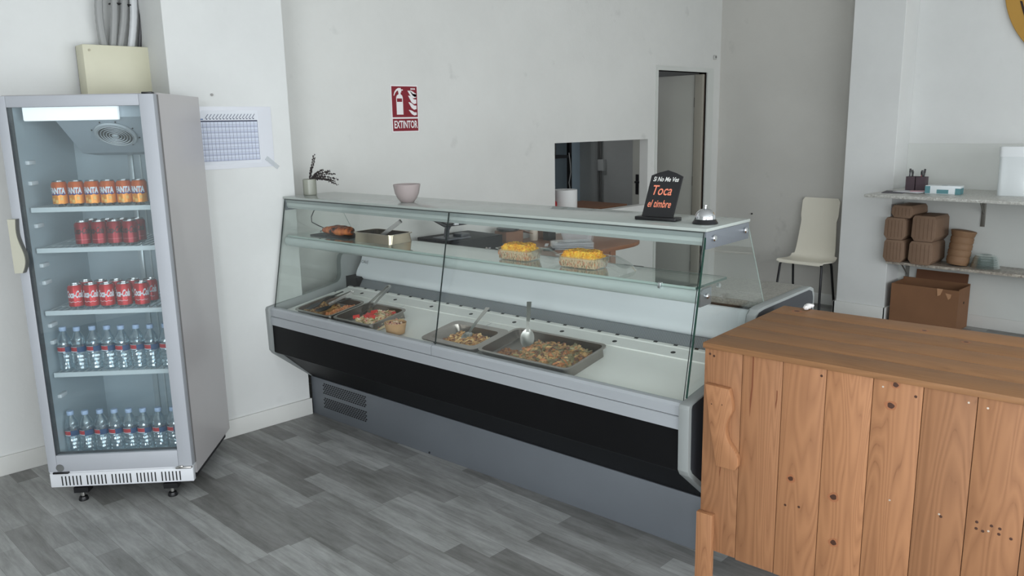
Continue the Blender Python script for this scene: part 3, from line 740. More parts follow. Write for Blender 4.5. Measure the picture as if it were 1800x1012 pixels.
for x in (.655, 1.31, 1.965):
    b.T = on_deck(x, 0, .0003); b.box(-.001, .001, -.2, .195, -.001, .0002, 2)
b.T = Matrix()
b.build('deck', [DECK, DARKHOLE, mat('grey seam', (150, 152, 150), .6)], CASE, smooth=False)
# vent honeycomb strip
VENT, nt_, bs_ = new_mat('ribbed air vent'); bs_.inputs['Roughness'].default_value = .5
tc_ = nt_.nodes.new('ShaderNodeTexCoord'); wv_ = nt_.nodes.new('ShaderNodeTexWave'); wv_.inputs['Scale'].default_value = 42; wv_.bands_direction = 'X'
nt_.links.new(tc_.outputs['Object'], wv_.inputs['Vector']); rp_ = nt_.nodes.new('ShaderNodeValToRGB')
rp_.color_ramp.elements[0].color = (*s2l((96, 99, 103)), 1); rp_.color_ramp.elements[1].color = (*s2l((146, 150, 154)), 1)
nt_.links.new(wv_.outputs['Fac'], rp_.inputs[0]); nt_.links.new(rp_.outputs[0], bs_.inputs['Base Color'])
MB().prism([(.305, zd(.3)-.01), (.345, .782), (.38, .79), (.38, .70)], .10, LC-.01, 'X').build('air_vent', VENT, CASE, smooth=False)
b = MB(); b.box(.006, .11, .30, .40, .73, .80); b.build('vent_end_cap', BLK, CASE, smooth=False)
# white rear duct
duct = [(.405, .919), (.396, .916), (.387, .89), (.372, .865), (.352, .838), (.342, .815), (.343, .795), (.355, .783), (.375, .778), (.41, .778), (.41, .919)]
WG = mat('white gloss duct', (226, 230, 234), .18, coat=.4)
dk = MB().prism(duct, .055, LC-.01, 'X', 0).build('rear_duct', WG, CASE, angle=50)
b = MB(); pl = .0865
b.T = Matrix.Translation((.10, .374, .886)) @ Matrix.Rotation(radians(90-22), 4, 'X')
vs, fs = text_geo('CAU', .026, 0, 0); b.add(vs, fs, 0)
for q in ((-.034, -.032, -.013, .013), (.032, .034, -.013, .013)): b.box(q[0], q[1], q[2], q[3], 0, .0004)
b.build('duct_marking', mat('grey marking', (110, 112, 116), .6), dk, smooth=False)
# worktop behind and rear body
b = MB(); b.box(.02, LC-.008, .43, .80, .60, .925); b.build('rear_body', mat('rear body dark', (26, 26, 28), .6), CASE, smooth=False)
b = MB(); b.box(.008, LC-.008, .425, .885, .925, .950, c=.003); b.build('worktop', specklemat('grey granite', (112, 110, 104), (140, 138, 130), 160, .55), CASE)
# top shelf and its profile
TOPM = mat('pale grey glass top', (166, 173, 168), .25, var=.03, coat=.3)
b = MB(); b.box(-.004, LC+.004, -.098, .262, 1.306, 1.318, 0, c=.002); b.build('top_shelf', TOPM, CASE)
b = MB(); b.box(.006, LC-.006, -.0955, -.0895, 1.3015, 1.3058, 0); b.box(.006, LC-.006, -.0895, -.087, 1.284, 1.3015, 1)
b.build('top_trim', [mat('dark trim line', (58, 64, 62), .5), mat('mid grey trim', (140, 148, 147), .45)], CASE, smooth=False)
b = MB(); b.prism([(-.082, 1.304), (-.086, 1.268), (-.078, 1.253), (-.03, 1.253), (-.03, 1.304)], .008, LC-.006, 'X')
b.prism([(.245, 1.304), (.245, 1.252), (.20, 1.252), (.20, 1.304)], .008, LC-.006, 'X')
b.box(.01, LC-.01, -.03, .20, 1.290, 1.304)
b.build('top_profile', ALU, CASE, smooth=False)
for x0_ in (.006, LC-.004):
    e_ = MB().box(x0_-.002, x0_+.006, -.094, .256, 1.242, 1.305, c=.001).build('top_end_plate', DGREY, CASE)
    for y in (-.045, .215):
        MB().lathe([(.012, -.004), (.012, .010), (.009, .014)], 16, (x0_+.004, y, 1.279), 0, True, 'X').build('bolt', CHROME, e_)
# inner glass shelf, profile, clips
b = MB(); b.box(.03, LC-.03, -.105, .145, 1.094, 1.102, 0); 
gs = b.build('glass_shelf', glassmat('glass shelf', (.93, .97, .955), .08, .02, .06, (.66, .74, .72), 3.6), CASE, smooth=False)
MB().box(.03, LC-.03, -.1065, -.1048, 1.0935, 1.1025).build('shelf_edge', GLASSL, gs, smooth=False)
MB().box(.03, LC-.03, .1448, .1462, 1.0935, 1.1025).build('shelf_edge', GLASSE, gs, smooth=False)
MB().box(LC-.0312, LC-.0298, -.105, .145, 1.0935, 1.1025).build('shelf_edge', GLASSE, gs, smooth=False)
pr = [(-.112, 1.088), (-.118, 1.075), (-.116, 1.055), (-.105, 1.042), (-.088, 1.038), (-.07, 1.046), (-.068, 1.092), (-.105, 1.092)]
MB().prism(pr, .015, LC-.02, 'X').build('shelf_profile', mat('light shelf profile', (184, 194, 192), .32, .2, var=.02), CASE, angle=60)
e_ = MB().prism([(-.105, 1.03), (-.105, 1.075), (-.095, 1.088), (-.078, 1.093), (-.02, 1.093), (-.02, 1.03)], LC-.020, LC-.010, 'X').build('shelf_end_bracket', mat('grey bracket plastic', (96, 100, 104), .45), CASE, smooth=False)
MB().lathe([(.011, 0), (.011, .008), (.008, .012)], 16, (LC-.010, -.062, 1.066), 0, True, 'X').build('bolt', CHROME, e_)
MB().lathe([(.009, 0), (.009, .012)], 12, (LC-.04, .085, 1.079), 0, True, 'X').build('shelf_clip', CHROME, CASE)
MB().box(LC-.18, LC-.168, -.12, -.10, 1.084, 1.106, c=.002).build('shelf_clip', CHROME, CASE)
# glass
gl = Vector((0, -.215, .700)); gt = Vector((0, -.094, 1.306)); nn_ = Vector((0, -(gt.z-gl.z), gt.y-gl.y)).normalized()*.006
for xa, xb in ((.010, 1.3188), (1.3212, LC-.010)):
    p = [(gl.y, gl.z), (gt.y, gt.z), (gt.y-nn_.y, gt.z-nn_.z), (gl.y-nn_.y, gl.z-nn_.z)]
    g_ = MB().prism(p, xa, xb, 'X').build('front_glass', GLASS, CASE, smooth=False)
    for xe in (xa-.0006, xb-.0004):
        MB().prism([(q[0]*1.0, q[1]) for q in p], xe, xe+.0006, 'X').build('glass_edge', mat('dark glass joint', (28, 40, 38), .3), g_, smooth=False)
side = [(-.202, .712), (-.088, 1.304), (.255, 1.304), (.44, .953), (.305, .949), (.278, .93), (.268, .90), (.266, .815), (.258, .79), (.235, .772), (.15, .757)]
for xa in (.0, LC-.006):
    g_ = MB().prism(side, xa, xa+.006, 'X').build('side_glass', GLASS, CASE, smooth=False)
    q_ = .003 if xa > 1 else .0012
    MB().prism([(-.204, .712), (-.0905, 1.304), (-.0905+q_, 1.304), (-.204+q_, .712)], xa-.0003, xa+(.0063 if xa > 1 else .003), 'X').build('glass_edge', GLASSE, g_, smooth=False)
    MB().prism([(.2545, 1.304), (.2555, 1.304), (.4405, .953), (.4395, .953)], xa+.001, xa+.004, 'X').build('glass_edge', GLASSL, g_, smooth=False)
tag(CASE, 'long glass-fronted refrigerated deli counter in grey with black front panel', 'display case')
MB().tube([(.05, .10, 1.245), (.06, .06, 1.225), (.075, .03, 1.195), (.075, .03, 1.165), (.085, .07, 1.14), (.09, .12, 1.115), (.08, .08, 1.106)], .003, 8).build('lamp_cable', BLKP, CASE)
b = MB(); b.prism([(.822, 1.252), (.882, 1.252), (.852, 1.196)], .2455, .2475, 'Y'); b.prism([(.74, 1.252), (.768, 1.252), (.764, 1.225), (.744, 1.222)], .2455, .2475, 'Y')
b.build('warning_sticker', mat('grey green sticker', (78, 92, 92), .5), CASE, smooth=False)

# ---- pans and food
def tray_mb(w, d, h, r=.03, flange=.012, taper=.94, th_=.0012):
    b = MB()
    ls = [rr(w*taper-.004, d*taper-.004, r*.7, 0), rr(w-2*flange, d-2*flange, r, h-.004), rr(w-.006, d-.006, r+.004, h-.002), rr(w, d, r+.006, h-.004), rr(w, d, r+.006, h), 
          rr(w-2*flange-.004, d-2*flange-.004, r, h-.0005), rr(w*taper-.008, d*taper-.008, r*.7, .006), rr(w*taper-.02, d*taper-.02, r*.6, .0015)]
    b.loft(ls, 0, True, True); return b
TILT = (th, 0, CANG)
def on_case_deck(s, n, dz=0.): return CW(s, n, zd(n)+dz)
def tray(name, s, n, w, d, h, label, cat='tray', rz=0., fl=.012, r=.03, m=None):
    return tag(tray_mb(w, d, h, r, fl).build(name, m or STEELD, loc=on_case_deck(s, n, .0012), rot=(th, 0, CANG+rz)), label, cat)
def rndcol(): return random.randrange
def food(name, loc, rot, w, d, h, cols, n, size, label, cat, shape='flake', mound=None, r=.03, density=1., z0=.0, kind='stuff', wavy=.25):
    """heap of bits: a lumpy mound with many small pieces over it"""
    mats = [mat(f'{name} {i} {label[:14]}', c, .45, var=.15, vscale=60, bump=.4, bscale=120, spec=.6) for i, c in enumerate(cols)]
    b = MB(); NX, NY = 22, 16; vs = []; fs = []
    def hh(u, v):
        e = min(1, (1-abs(u))*4)*min(1, (1-abs(v))*4)
        m_ = mound(u, v) if mound else 1.
        return h*e*m_*(1.05-wavy+wavy*sin(u*7+v*3)*cos(v*6-u*2))
    for j in range(NY+1):
        for i in range(NX+1):
            u = -1+2*i/NX; v = -1+2*j/NY
            vs.append((u*w/2, v*d/2, z0+hh(u, v)+random.uniform(-.001, .001)*(1 if 0 < i < NX and 0 < j < NY else 0)))
    for j in range(NY):
        for i in range(NX): fs.append((j*(NX+1)+i, j*(NX+1)+i+1, (j+1)*(NX+1)+i+1, (j+1)*(NX+1)+i))
    b.add(vs, fs, [random.choice((0, 0, 1 % len(cols))) for _ in fs])
    k = 0
    while k < n:
        u = random.uniform(-.93, .93); v = random.uniform(-.93, .93); H_ = hh(u, v)
        k += 1
        if H_ < h*.18: continue
        s = size*random.uniform(.6, 1.4); mi = random.randrange(len(cols))
        b.T = Matrix.Translation((u*w/2, v*d/2, z0+H_+s*.15)) @ Matrix.Rotation(random.uniform(0, 6.3), 4, 'Z') @ Matrix.Rotation(random.uniform(-.6, .6), 4, 'X') @ Matrix.Rotation(random.uniform(-.5, .5), 4, 'Y')
        if shape == 'flake':
            b.add([(-s, -s*.25, 0), (s*.8, -s*.35, s*.15), (s, s*.3, 0), (-s*.7, s*.35, s*.1), (-s*.1, 0, s*.35), (0, 0, -s*.3)], [(0,1,4),(1,2,4),(2,3,4),(3,0,4),(1,0,5),(2,1,5),(3,2,5),(0,3,5)], mi)
        elif shape == 'kernel': b.sphere((0, 0, 0), s*.5, 6, mi, (1, .85, .7), 4)
        elif shape == 'chunk': b.box(-s*.6, s*.6, -s*.4, s*.4, -s*.3, s*.3, mi)
        elif shape == 'strand': b.tube([(-s, 0, 0), (-s*.3, s*.25, s*.15), (s*.3, -s*.2, s*.1), (s, .0, 0)], s*.12, 5, mi)
    b.T = Matrix()
    o = b.build(name, mats, loc=loc, rot=rot)
    return tag(o, label, cat, kind=kind)
def utensil(kind, name, loc, direction, L, label, cat, m=STEEL, roll=0.):
    """serving tools: handle along +x from the head at the origin"""
    d = Vector(direction).normalized(); q = d.to_track_quat('X', 'Z'); root = empty(name, loc); root.rotation_mode = 'QUATERNION'; root.rotation_quaternion = q
    tag(root, label, cat)
    if kind == 'tongs':
        for sg in (-1, 1):
            b = MB(); P = [(0, sg*.020, .0), (.04, sg*.022, .004), (L*.5, sg*.013, .006), (L*.93, sg*.009, .004), (L, sg*.004, .002)]
            for i in range(len(P)-1):
                p, q2 = Vector(P[i]), Vector(P[i+1]); w_ = .011 if i == 0 else .008
                b.add([(p.x, p.y, p.z-w_), (p.x, p.y+sg*.0015, p.z-w_), (p.x, p.y+sg*.0015, p.z+w_), (p.x, p.y, p.z+w_), (q2.x, q2.y, q2.z-w_), (q2.x, q2.y+sg*.0015, q2.z-w_), (q2.x, q2.y+sg*.0015, q2.z+w_), (q2.x, q2.y, q2.z+w_)],
                      [(0,3,2,1),(4,5,6,7),(0,1,5,4),(1,2,6,5),(2,3,7,6),(3,0,4,7)])
            b.build('tong_arm', m, root)
        MB().box(L-.012, L+.004, -.008, .008, -.006, .010, c=.003).build('spring_end', m, root)
    else:
        b = MB(); wd_ = .012
        pts = [(.05, 0, .0), (.08, 0, .004), (L*.5, 0, .006), (L, 0, .004)]
        for i in range(3):
            p, q2 = Vector(pts[i]), Vector(pts[i+1]); w1 = .006 if i < 1 else .008; w2 = .008 if i < 2 else .011
            b.add([(p.x, -w1, p.z-.0014), (p.x, w1, p.z-.0014), (p.x, w1, p.z+.0014), (p.x, -w1, p.z+.0014), (q2.x, -w2, q2.z-.0014), (q2.x, w2, q2.z-.0014), (q2.x, w2, q2.z+.0014), (q2.x, -w2, q2.z+.0014)],
                  [(0,3,2,1),(4,5,6,7),(0,1,5,4),(1,2,6,5),(2,3,7,6),(3,0,4,7)])
        b.build('handle', m, root)
        b = MB(); R = .03 if kind == 'spoon' else .038
        vs = []; fs = []
        for i in range(6):
            rr_ = i/5
            for k in range(16):
                a = 2*pi*k/16; vs.append((.018+R*1.25*rr_*cos(a), R*.85*rr_*sin(a), -.012*(1-rr_*rr_)))
        for i in range(5):
            for k in range(16): k2 = (k+1) % 16; fs.append((i*16+k, i*16+k2, (i+1)*16+k2, (i+1)*16+k))
        n0 = len(vs); vs2 = [(x, y, z-.0014) for x, y, z in vs]; fs2 = [tuple(n0+i for i in f[::-1]) for f in fs]
        b.add(vs+vs2, fs+fs2+[(5*16+k, 5*16+(k+1) % 16, n0+5*16+(k+1) % 16, n0+5*16+k) for k in range(16)])
        b.build('spoon_bowl', m, root)
    return root
def dirC(ds, dn, dz): return U*ds + N*dn + Vector((0, 0, dz))

tray('food_tray', .335, -.068, .325, .265, .046, 'steel tray at the left end of the deck holding potatoes and baked pasta')
food('fried_potatoes', on_case_deck(.265, -.075, .0035), TILT, .135, .19, .030, [(206, 160, 98), (164, 108, 60), (222, 186, 126), (112, 68, 40)], 240, .012, 'browned potato pieces in the left end tray', 'potatoes')
food('baked_pasta', on_case_deck(.430, -.060, .0035), TILT, .11, .20, .032, [(222, 152, 100), (206, 124, 72), (236, 186, 132), (170, 88, 52)], 220, .008, 'orange baked pasta slab in the left end tray', 'baked pasta', 'kernel')
utensil('ladle', 'serving_spoon', on_case_deck(.245, -.135, .046), dirC(.06, .16, .055), .20, 'black serving spoon standing in the potatoes', 'spoon', BLKP)
utensil('ladle', 'serving_spoon', on_case_deck(.335, -.135, .044), dirC(.03, .19, .03), .19, 'black serving spoon lying over the baked pasta edge', 'spoon', BLKP)
utensil('tongs', 'serving_tongs', on_case_deck(.30, -.06, .045), dirC(.05, .15, .05), .16, 'steel tongs behind the black spoons in the left end tray', 'tongs', STEEL)
tray('food_tray', .672, -.062, .325, .265, .046, 'steel tray with pasta and tomato salad beside the left end tray')
food('tomato_salad', on_case_deck(.735, -.065, .0035), TILT, .19, .215, .040, [(236, 216, 176), (216, 190, 140), (150, 148, 84), (240, 226, 200), (196, 120, 92), (232, 168, 150)], 420, .012, 'pale pasta salad heaped in the second tray', 'salad', 'flake')
b = MB()
for i in range(9):
    x, y = random.gauss(-.035, .016), random.gauss(-.03, .028)
    b.T = Matrix.Translation((x, y, .042+random.uniform(0, .006))) @ Matrix.Rotation(random.uniform(0, 3), 4, 'Z') @ Matrix.Rotation(.6, 4, 'X')
    b.box(-.018, .018, -.011, .011, -.003, .003, 0, c=.002)
b.T = Matrix.Translation((.055, .07, .042)); b.box(-.01, .01, -.008, .008, -.004, .004, 0, c=.002); b.T = Matrix()
tag(b.build('tomato_pieces', mat('red tomato', (204, 58, 50), .3, var=.1), loc=on_case_deck(.735, -.065, .0035), rot=TILT), 'red tomato pieces on top of the pasta salad', 'tomatoes', kind='stuff')
utensil('tongs', 'serving_tongs', on_case_deck(.625, -.06, .045), dirC(-.04, .21, .095), .24, 'long steel tongs rising from the tomato salad tray', 'tongs', STEEL)
# kraft bowl
KR = mat('kraft paper', (190, 152, 112), .7, var=.05)
b = MB(); b.lathe([(.045, 0), (.046, .002), (.055, .052), (.0568, .054), (.0555, .056), (.0535, .054), (.0445, .005), (.001, .004)], 36)
tag(b.build('kraft_bowl', KR, loc=on_case_deck(.955, -.135, .0085), rot=(0, 0, CANG)), 'round kraft paper bowl of pasta salad beside the tomato salad tray', 'bowl')
food('bowl_salad', on_case_deck(.955, -.135, .047), (0, 0, CANG), .080, .080, .014, [(234, 190, 166), (220, 160, 130), (176, 172, 90), (130, 52, 40), (240, 212, 186)], 110, .010, 'pink and green pasta salad filling the kraft bowl', 'salad', 'kernel')
# tray C with wide flange
def tray_flange(s, n, w, d, h, label):
    b = tray_mb(w, d, h, .03, .034, .74)
    return tag(b.build('food_tray', STEELD, loc=on_case_deck(s, n, .0012), rot=TILT), label, 'tray')
tray_flange(1.372, -.062, .362, .262, .042, 'wide-rimmed steel tray with browned food and a serving spoon, right of the glass joint')
food('roast_vegetables', on_case_deck(1.380, -.068, .0035), TILT, .225, .15, .028, [(220, 174, 108), (196, 136, 78), (232, 198, 138), (132, 80, 44)], 240, .011, 'light browned vegetables in the wide-rimmed tray', 'vegetables')
utensil('spoon', 'serving_spoon', on_case_deck(1.39, -.085, .034), dirC(-.06, .22, .085), .26, 'steel serving spoon resting in the wide-rimmed tray', 'spoon', STEEL)
# tray D large
tray('food_tray', 1.822, -.045, .52, .300, .050, 'largest steel tray, nearest the right end, with stewed strips', fl=.012)
food('stewed_strips', on_case_deck(1.875, -.045, .0035), TILT, .35, .245, .040, [(178, 134, 84), (204, 164, 106), (118, 108, 70), (190, 122, 72), (116, 74, 48), (148, 136, 96)], 640, .017, 'brown and green stewed strips in the largest tray', 'stew', 'flake', mound=lambda u, v: .5+.5*(u*.4+.6))
food('stew_scraps', on_case_deck(1.655, -.10, .0035), TILT, .10, .12, .012, [(170, 110, 56), (120, 70, 36)], 60, .008, 'few stewed scraps in the left corner of the largest tray', 'stew')
utensil('ladle', 'serving_spoon', on_case_deck(1.70, .00, .035), dirC(-.06, .09, .14), .20, 'steel serving spoon standing upright in the largest tray', 'spoon', STEEL)

# ---- things on the inner glass shelf
ZS = 1.1026
b = MB(); b.box(-.155, .155, -.075, .075, 0, .007, c=.002)
tag(b.build('slate_board', mat('black slate', (36, 38, 42), .6, bump=.3, bscale=60), loc=CW(.315, .035, ZS), rot=(0, 0, CANG+.08)), 'black slate board under the browned roll on the glass shelf', 'board')
def roll(loc, rz, L, R, label):
    b = MB(); vs = []; fs = []; seg = 20; n = 26; ms = []
    for i in range(n+1):
        t = i/n; x = (t-.5)*L; rad = R*(1-abs(2*t-1)**3.2*.55)*(1+.05*sin(t*23))*(1+.03*sin(t*51))
        for k in range(seg):
            a = 2*pi*k/seg; vs.append((x, rad*cos(a)*1.12, R*.86+rad*.84*sin(a)+.002*sin(3*a+t*9)))
    for i in range(n):
        for k in range(seg):
            k2 = (k+1) % seg; fs.append((i*seg+k, i*seg+k2, (i+1)*seg+k2, (i+1)*seg+k))
            ms.append(0)
    fs += [tuple(range(seg))[::-1], tuple(n*seg+k for k in range(seg))]; ms += [1, 1]
    b.add(vs, fs, ms)
    return tag(b.build('bread_roll', [ROLLM, mat('roll crumb end', (92, 66, 52), .7)], loc=loc, rot=(0, 0, rz), angle=80), label, 'roll', 'browned rolls on the slate board')
ROLLM, nt_, bs_ = new_mat('baked roll crust'); bs_.inputs['Roughness'].default_value = .45
tc_ = nt_.nodes.new('ShaderNodeTexCoord'); no_ = nt_.nodes.new('ShaderNodeTexNoise'); no_.inputs['Scale'].default_value = 24; no_.inputs['Detail'].default_value = 5
mp_ = nt_.nodes.new('ShaderNodeMapping'); mp_.inputs['Scale'].default_value = (1.6, .7, .7); nt_.links.new(tc_.outputs['Object'], mp_.inputs[0]); nt_.links.new(mp_.outputs[0], no_.inputs['Vector'])
rp_ = nt_.nodes.new('ShaderNodeValToRGB'); rp_.color_ramp.elements[0].position = .42; rp_.color_ramp.elements[1].position = .64
rp_.color_ramp.elements[0].color = (*s2l((36, 24, 20)), 1); rp_.color_ramp.elements[1].color = (*s2l((214, 128, 70)), 1)
e_ = rp_.color_ramp.elements.new(.50); e_.color = (*s2l((176, 90, 46)), 1)
nt_.links.new(no_.outputs['Fac'], rp_.inputs[0]); nt_.links.new(rp_.outputs[0], bs_.inputs['Base Color'])
roll(CW(.345, .012, ZS+.0075), CANG+.10, .235, .029, 'orange browned roll at the front of the slate board')
roll(CW(.285, .075, ZS+.0075), CANG+.25, .17, .026, 'browned roll lying behind the front roll on the slate board')
PANZ = .050
tag(tray_mb(.300, .176, PANZ, .026, .010, .96).build('food_tray', mat('warm stainless steel', (190, 178, 158), .22, 1., var=.05, vscale=9), loc=CW(.69, .035, ZS), rot=(0, 0, CANG+.03)), 'deep steel tray on the glass shelf with tongs in it', 'tray')
food('dark_stew', CW(.69, .035, ZS+.004), (0, 0, CANG+.03), .26, .14, .018, [(90, 60, 40), (60, 42, 32), (120, 84, 52)], 120, .008, 'dark food lying in the shelf tray', 'stew')
b = empty('serving_tongs', CW(.735, .02, ZS+.052)); tag(b, 'broad steel tongs leaning out of the tray on the glass shelf', 'tongs')
dd = dirC(.085, .06, .075).normalized(); b.rotation_mode = 'QUATERNION'; b.rotation_quaternion = dd.to_track_quat('X', 'Z')
for sg in (-1, 1): MB().box(-.06, .10, sg*.011-.001, sg*.011+.001, -.010, .010, 0).build('tong_arm', mat('dull tong steel', (112, 110, 108), .35, 1.), b, smooth=False)
MB().box(.094, .102, -.012, .012, -.010, .010, 0, c=.002).build('spring_end', mat('dull tong steel', (112, 110, 108), .35, 1.), b)
# clear clamshells with sweetcorn salad
CLR = glassmat('clear plastic tub', (.96, .96, .95), .07, .08, .07, (.80, .82, .80), 3.)
def clam(s, n, w, rz, label, corn):
    r = empty('salad_container', CW(s, n, ZS), (0, 0, CANG+rz)); tag(r, label, 'container', 'clear tubs of corn salad on the glass shelf')
    h = .048; d_ = .12
    b = MB(); b.loft([rr(w*.86, d_*.84, .02, 0), rr(w*.9, d_*.88, .022, .004), rr(w, d_, .026, h), rr(w+.016, d_+.016, .03, h+.001), rr(w+.016, d_+.016, .03, h+.003)], 0, True, False)
    b.build('tub', CLR, r)
    b = MB(); b.T = Matrix.Translation((w/2+.006, 0, h)) @ Matrix.Rotation(radians(22), 4, 'Y') @ Matrix.Translation((w*.33, 0, 0))
    b.loft([rr(w*.66, d_+.01, .035, 0, 6), rr(w*.66, d_+.01, .035, .002, 6), rr(w*.60, d_-.01, .032, .008, 6), rr(w*.50, d_-.02, .028, .016, 6)], 0, False, True); b.build('lid', CLR, r)
    return r
def clamfood(s, n, w, rz, lab, l2):
    f = food('corn_salad', CW(s, n, ZS+.002), (0, 0, CANG+rz), w*.86, .102, .030, [(242, 178, 26), (248, 200, 62), (226, 148, 18)], 620, .0088, lab, 'sweetcorn', 'kernel', z0=.036, wavy=.10)
    # grated vegetable layer pressed against the tub walls
    mats = [mat('grated carrot', (206, 118, 62), .6), mat('grated beige', (222, 196, 154), .6), mat('grated olive', (132, 116, 66), .6)]
    b = MB(); hw = w*.455; hd = .053
    b.loft([rr(w*.84, .096, .018, .002), rr(w*.93, .110, .022, .040)], 1, True, True)
    for i in range(300):
        z = random.uniform(.004, .038); k_ = .90+.1*z/.04; t = random.random(); m_ = random.randrange(3)
        if random.random() < .62: x = random.uniform(-hw, hw)*k_; y = -hd*k_-.0006
        else: y = random.uniform(-hd, hd)*k_; x = hw*k_*1.01*(1 if random.random() < .8 else -1)
        a = random.uniform(-.5, .5)
        b.tube([(x, y, z-.006), (x+a*.004, y-.0005, z), (x+a*.007, y, z+.006)], .0011, 4, m_)
    return tag(b.build('grated_vegetables', mats, loc=CW(s, n, ZS+.0015), rot=(0, 0, CANG+rz)), l2, 'grated vegetables', kind='stuff')
clam(1.655, .012, .185, .03, 'clear tub of corn salad on the glass shelf, the left and smaller one', 0)
clamfood(1.655, .012, .185, .03, 'yellow sweetcorn on top of the left clear tub', 'grated vegetables packed in the left clear tub')
clam(2.005, .012, .205, .02, 'clear tub of corn salad on the glass shelf, the right one with open lid', 1)
clamfood(2.005, .012, .205, .02, 'yellow sweetcorn on top of the right clear tub', 'grated vegetables packed in the right clear tub')
tag(MB().box(-.06, .06, -.02, .02, 0, .012, c=.003).build('black_tray', BLKP, loc=CW(1.74, .815, .951), rot=(0, 0, CANG)), 'thin black tray on the rear worktop behind the glass shelf', 'tray')

# ---- things on the top shelf
ZT = 1.3185
b = MB(); b.lathe([(.036, 0), (.0385, .003), (.0385, .088), (.037, .090), (.0355, .088), (.0355, .02), (.001, .02)], 32)
pot = tag(b.build('ceramic_pot', mat('sage ceramic glaze', (150, 152, 140), .35, var=.06, vscale=20, coat=.2), loc=CW(.045, .055, ZT)), 'small sage green ceramic pot at the left end of the counter top', 'pot')
spr = tag(bpy.data.objects.new('dried_lavender', None), 'sprig of dried lavender leaning out of the sage pot', 'dried plant'); COL.objects.link(spr)
spr.location = CW(.045, .055, ZT+.02)
SG = mat('dried stem', (72, 62, 48), .8); BD = mat('dried lavender buds', (52, 46, 46), .85, var=.2, vscale=60)
R3 = rt; 
def stem(dx, dz, arch, dy=0., seed=0):
    rnd = random.Random(seed); pts = []
    for i in range(9):
        t = i/8; pts.append(Vector((0, 0, 0)) + R3*(dx*t**1.25) + Vector((0, 0, .05+dz*t - arch*t*t)) - fw*(dy*t))
    MB().tube(pts, [.0012]*9, 5).build('stem', SG, spr)
    b = MB()
    for i in range(46):
        t = .22+.78*i/45; j = min(7, int(t*8)); f_ = t*8-j; p = pts[j].lerp(pts[j+1], f_)
        o_ = Vector((rnd.uniform(-1, 1), rnd.uniform(-1, 1), rnd.uniform(-1, 1)))*.0045
        b.sphere(tuple(p+o_), rnd.uniform(.0018, .0036), 5, 0, (1, 1, 1.4), 3)
    b.build('flower_spike', BD, spr)
for a in ((.035, .145, -.01, .0, 1), (.018, .085, .0, .01, 2), (.085, .115, .045, .01, 3), (.115, .105, .04, .0, 4), (.155, .12, .075, .01, 5), (.16, .10, .115, .0, 6), (.10, .07, .04, .02, 7), (.05, .06, .0, -.01, 8), (.135, .07, .06, -.01, 9), (.045, .135, -.005, .01, 10), (.12, .12, .06, .0, 11), (.15, .085, .08, .02, 12), (.075, .09, .02, .0, 13), (.17, .11, .095, .01, 14)): stem(*a)
b = MB(); b.lathe([(.034, 0), (.036, .002), (.050, .020), (.061, .045), (.067, .075), (.0695, .088), (.0685, .090), (.0665, .088), (.058, .045), (.045, .020), (.001, .010)], 40)
tag(b.build('ceramic_bowl', mat('pinkish grey glaze', (164, 152, 150), .32, var=.03, coat=.2), loc=CW(.885, .045, ZT)), 'pinkish grey ceramic bowl on the counter top', 'bowl')
# chalkboard sign
sg = empty('chalkboard_sign', CW(2.345, .035, ZT), (0, 0, CANG+.06), 'small black chalkboard on a stand asking to ring the bell', 'sign')
MB().box(-.088, .088, -.026, .03, 0, .014, 0, c=.003).build('stand_base', BLKP, sg)
b = MB(); b.T = Matrix.Translation((0, -.008, .012)) @ Matrix.Rotation(radians(-17), 4, 'X') @ Matrix(((1, 0, .10, 0), (0, 1, 0, 0), (0, 0, 1, 0), (0, 0, 0, 1)))
BW, BH = .066, .165
b.prism([(-BW, 0), (BW, 0), (BW, BH), (BW*.55, BH+.012), (0, BH+.022), (-BW*.55, BH+.012), (-BW, BH)], 0, .009, 'Y', 0)
b.build('board', mat('blackboard', (20, 20, 22), .75), sg, smooth=False)
CH = mat('white chalk', (216, 216, 212), .9); CHO = mat('orange chalk', (226, 132, 104), .9)
def chalk(txt, size, x, z, m, shear=.15, rot=0., sx=.85, off=.0004):
    vs, fs = text_geo(txt, size, shear, off)
    b = MB(); b.T = Matrix.Translation((0, -.008, .012)) @ Matrix.Rotation(radians(-17), 4, 'X') @ Matrix(((1, 0, .10, 0), (0, 1, 0, 0), (0, 0, 1, 0), (0, 0, 0, 1))) @ Matrix.Translation((x, -.0006, z)) @ Matrix.Rotation(radians(90), 4, 'X') @ Matrix.Rotation(rot, 4, 'Z') @ Matrix.Diagonal((sx, 1.15, 1, 1))
    b.add(vs, fs); b.build('chalk_writing', m, sg, smooth=False)
chalk('Si No Me Ves', .022, .0, .150, CH, .2, .0, .88)
chalk('Toca', .048, -.006, .105, CHO, .15, 0, .9)
chalk('el timbre', .036, -.004, .052, CHO, .2, 0, .76)
# bell
bl = empty('counter_bell', CW(2.548, .035, ZT), (0, 0, CANG), 'chrome service bell on a black base at the right end of the counter top', 'bell')
MB().lathe([(.047, 0), (.048, .004), (.042, .012), (.040, .016), (.02, .017)], 36).build('bell_base', BLKP, bl)
MB().lathe([(.0385, .017), (.039, .019), (.0375, .030), (.032, .042), (.022, .051), (.010, .0555), (.002, .056)], 36).build('dome', CHROME, bl)
MB().lathe([(.003, .055), (.003, .064), (.006, .066), (.006, .069), (.003, .070)], 14).build('button', CHROME, bl)

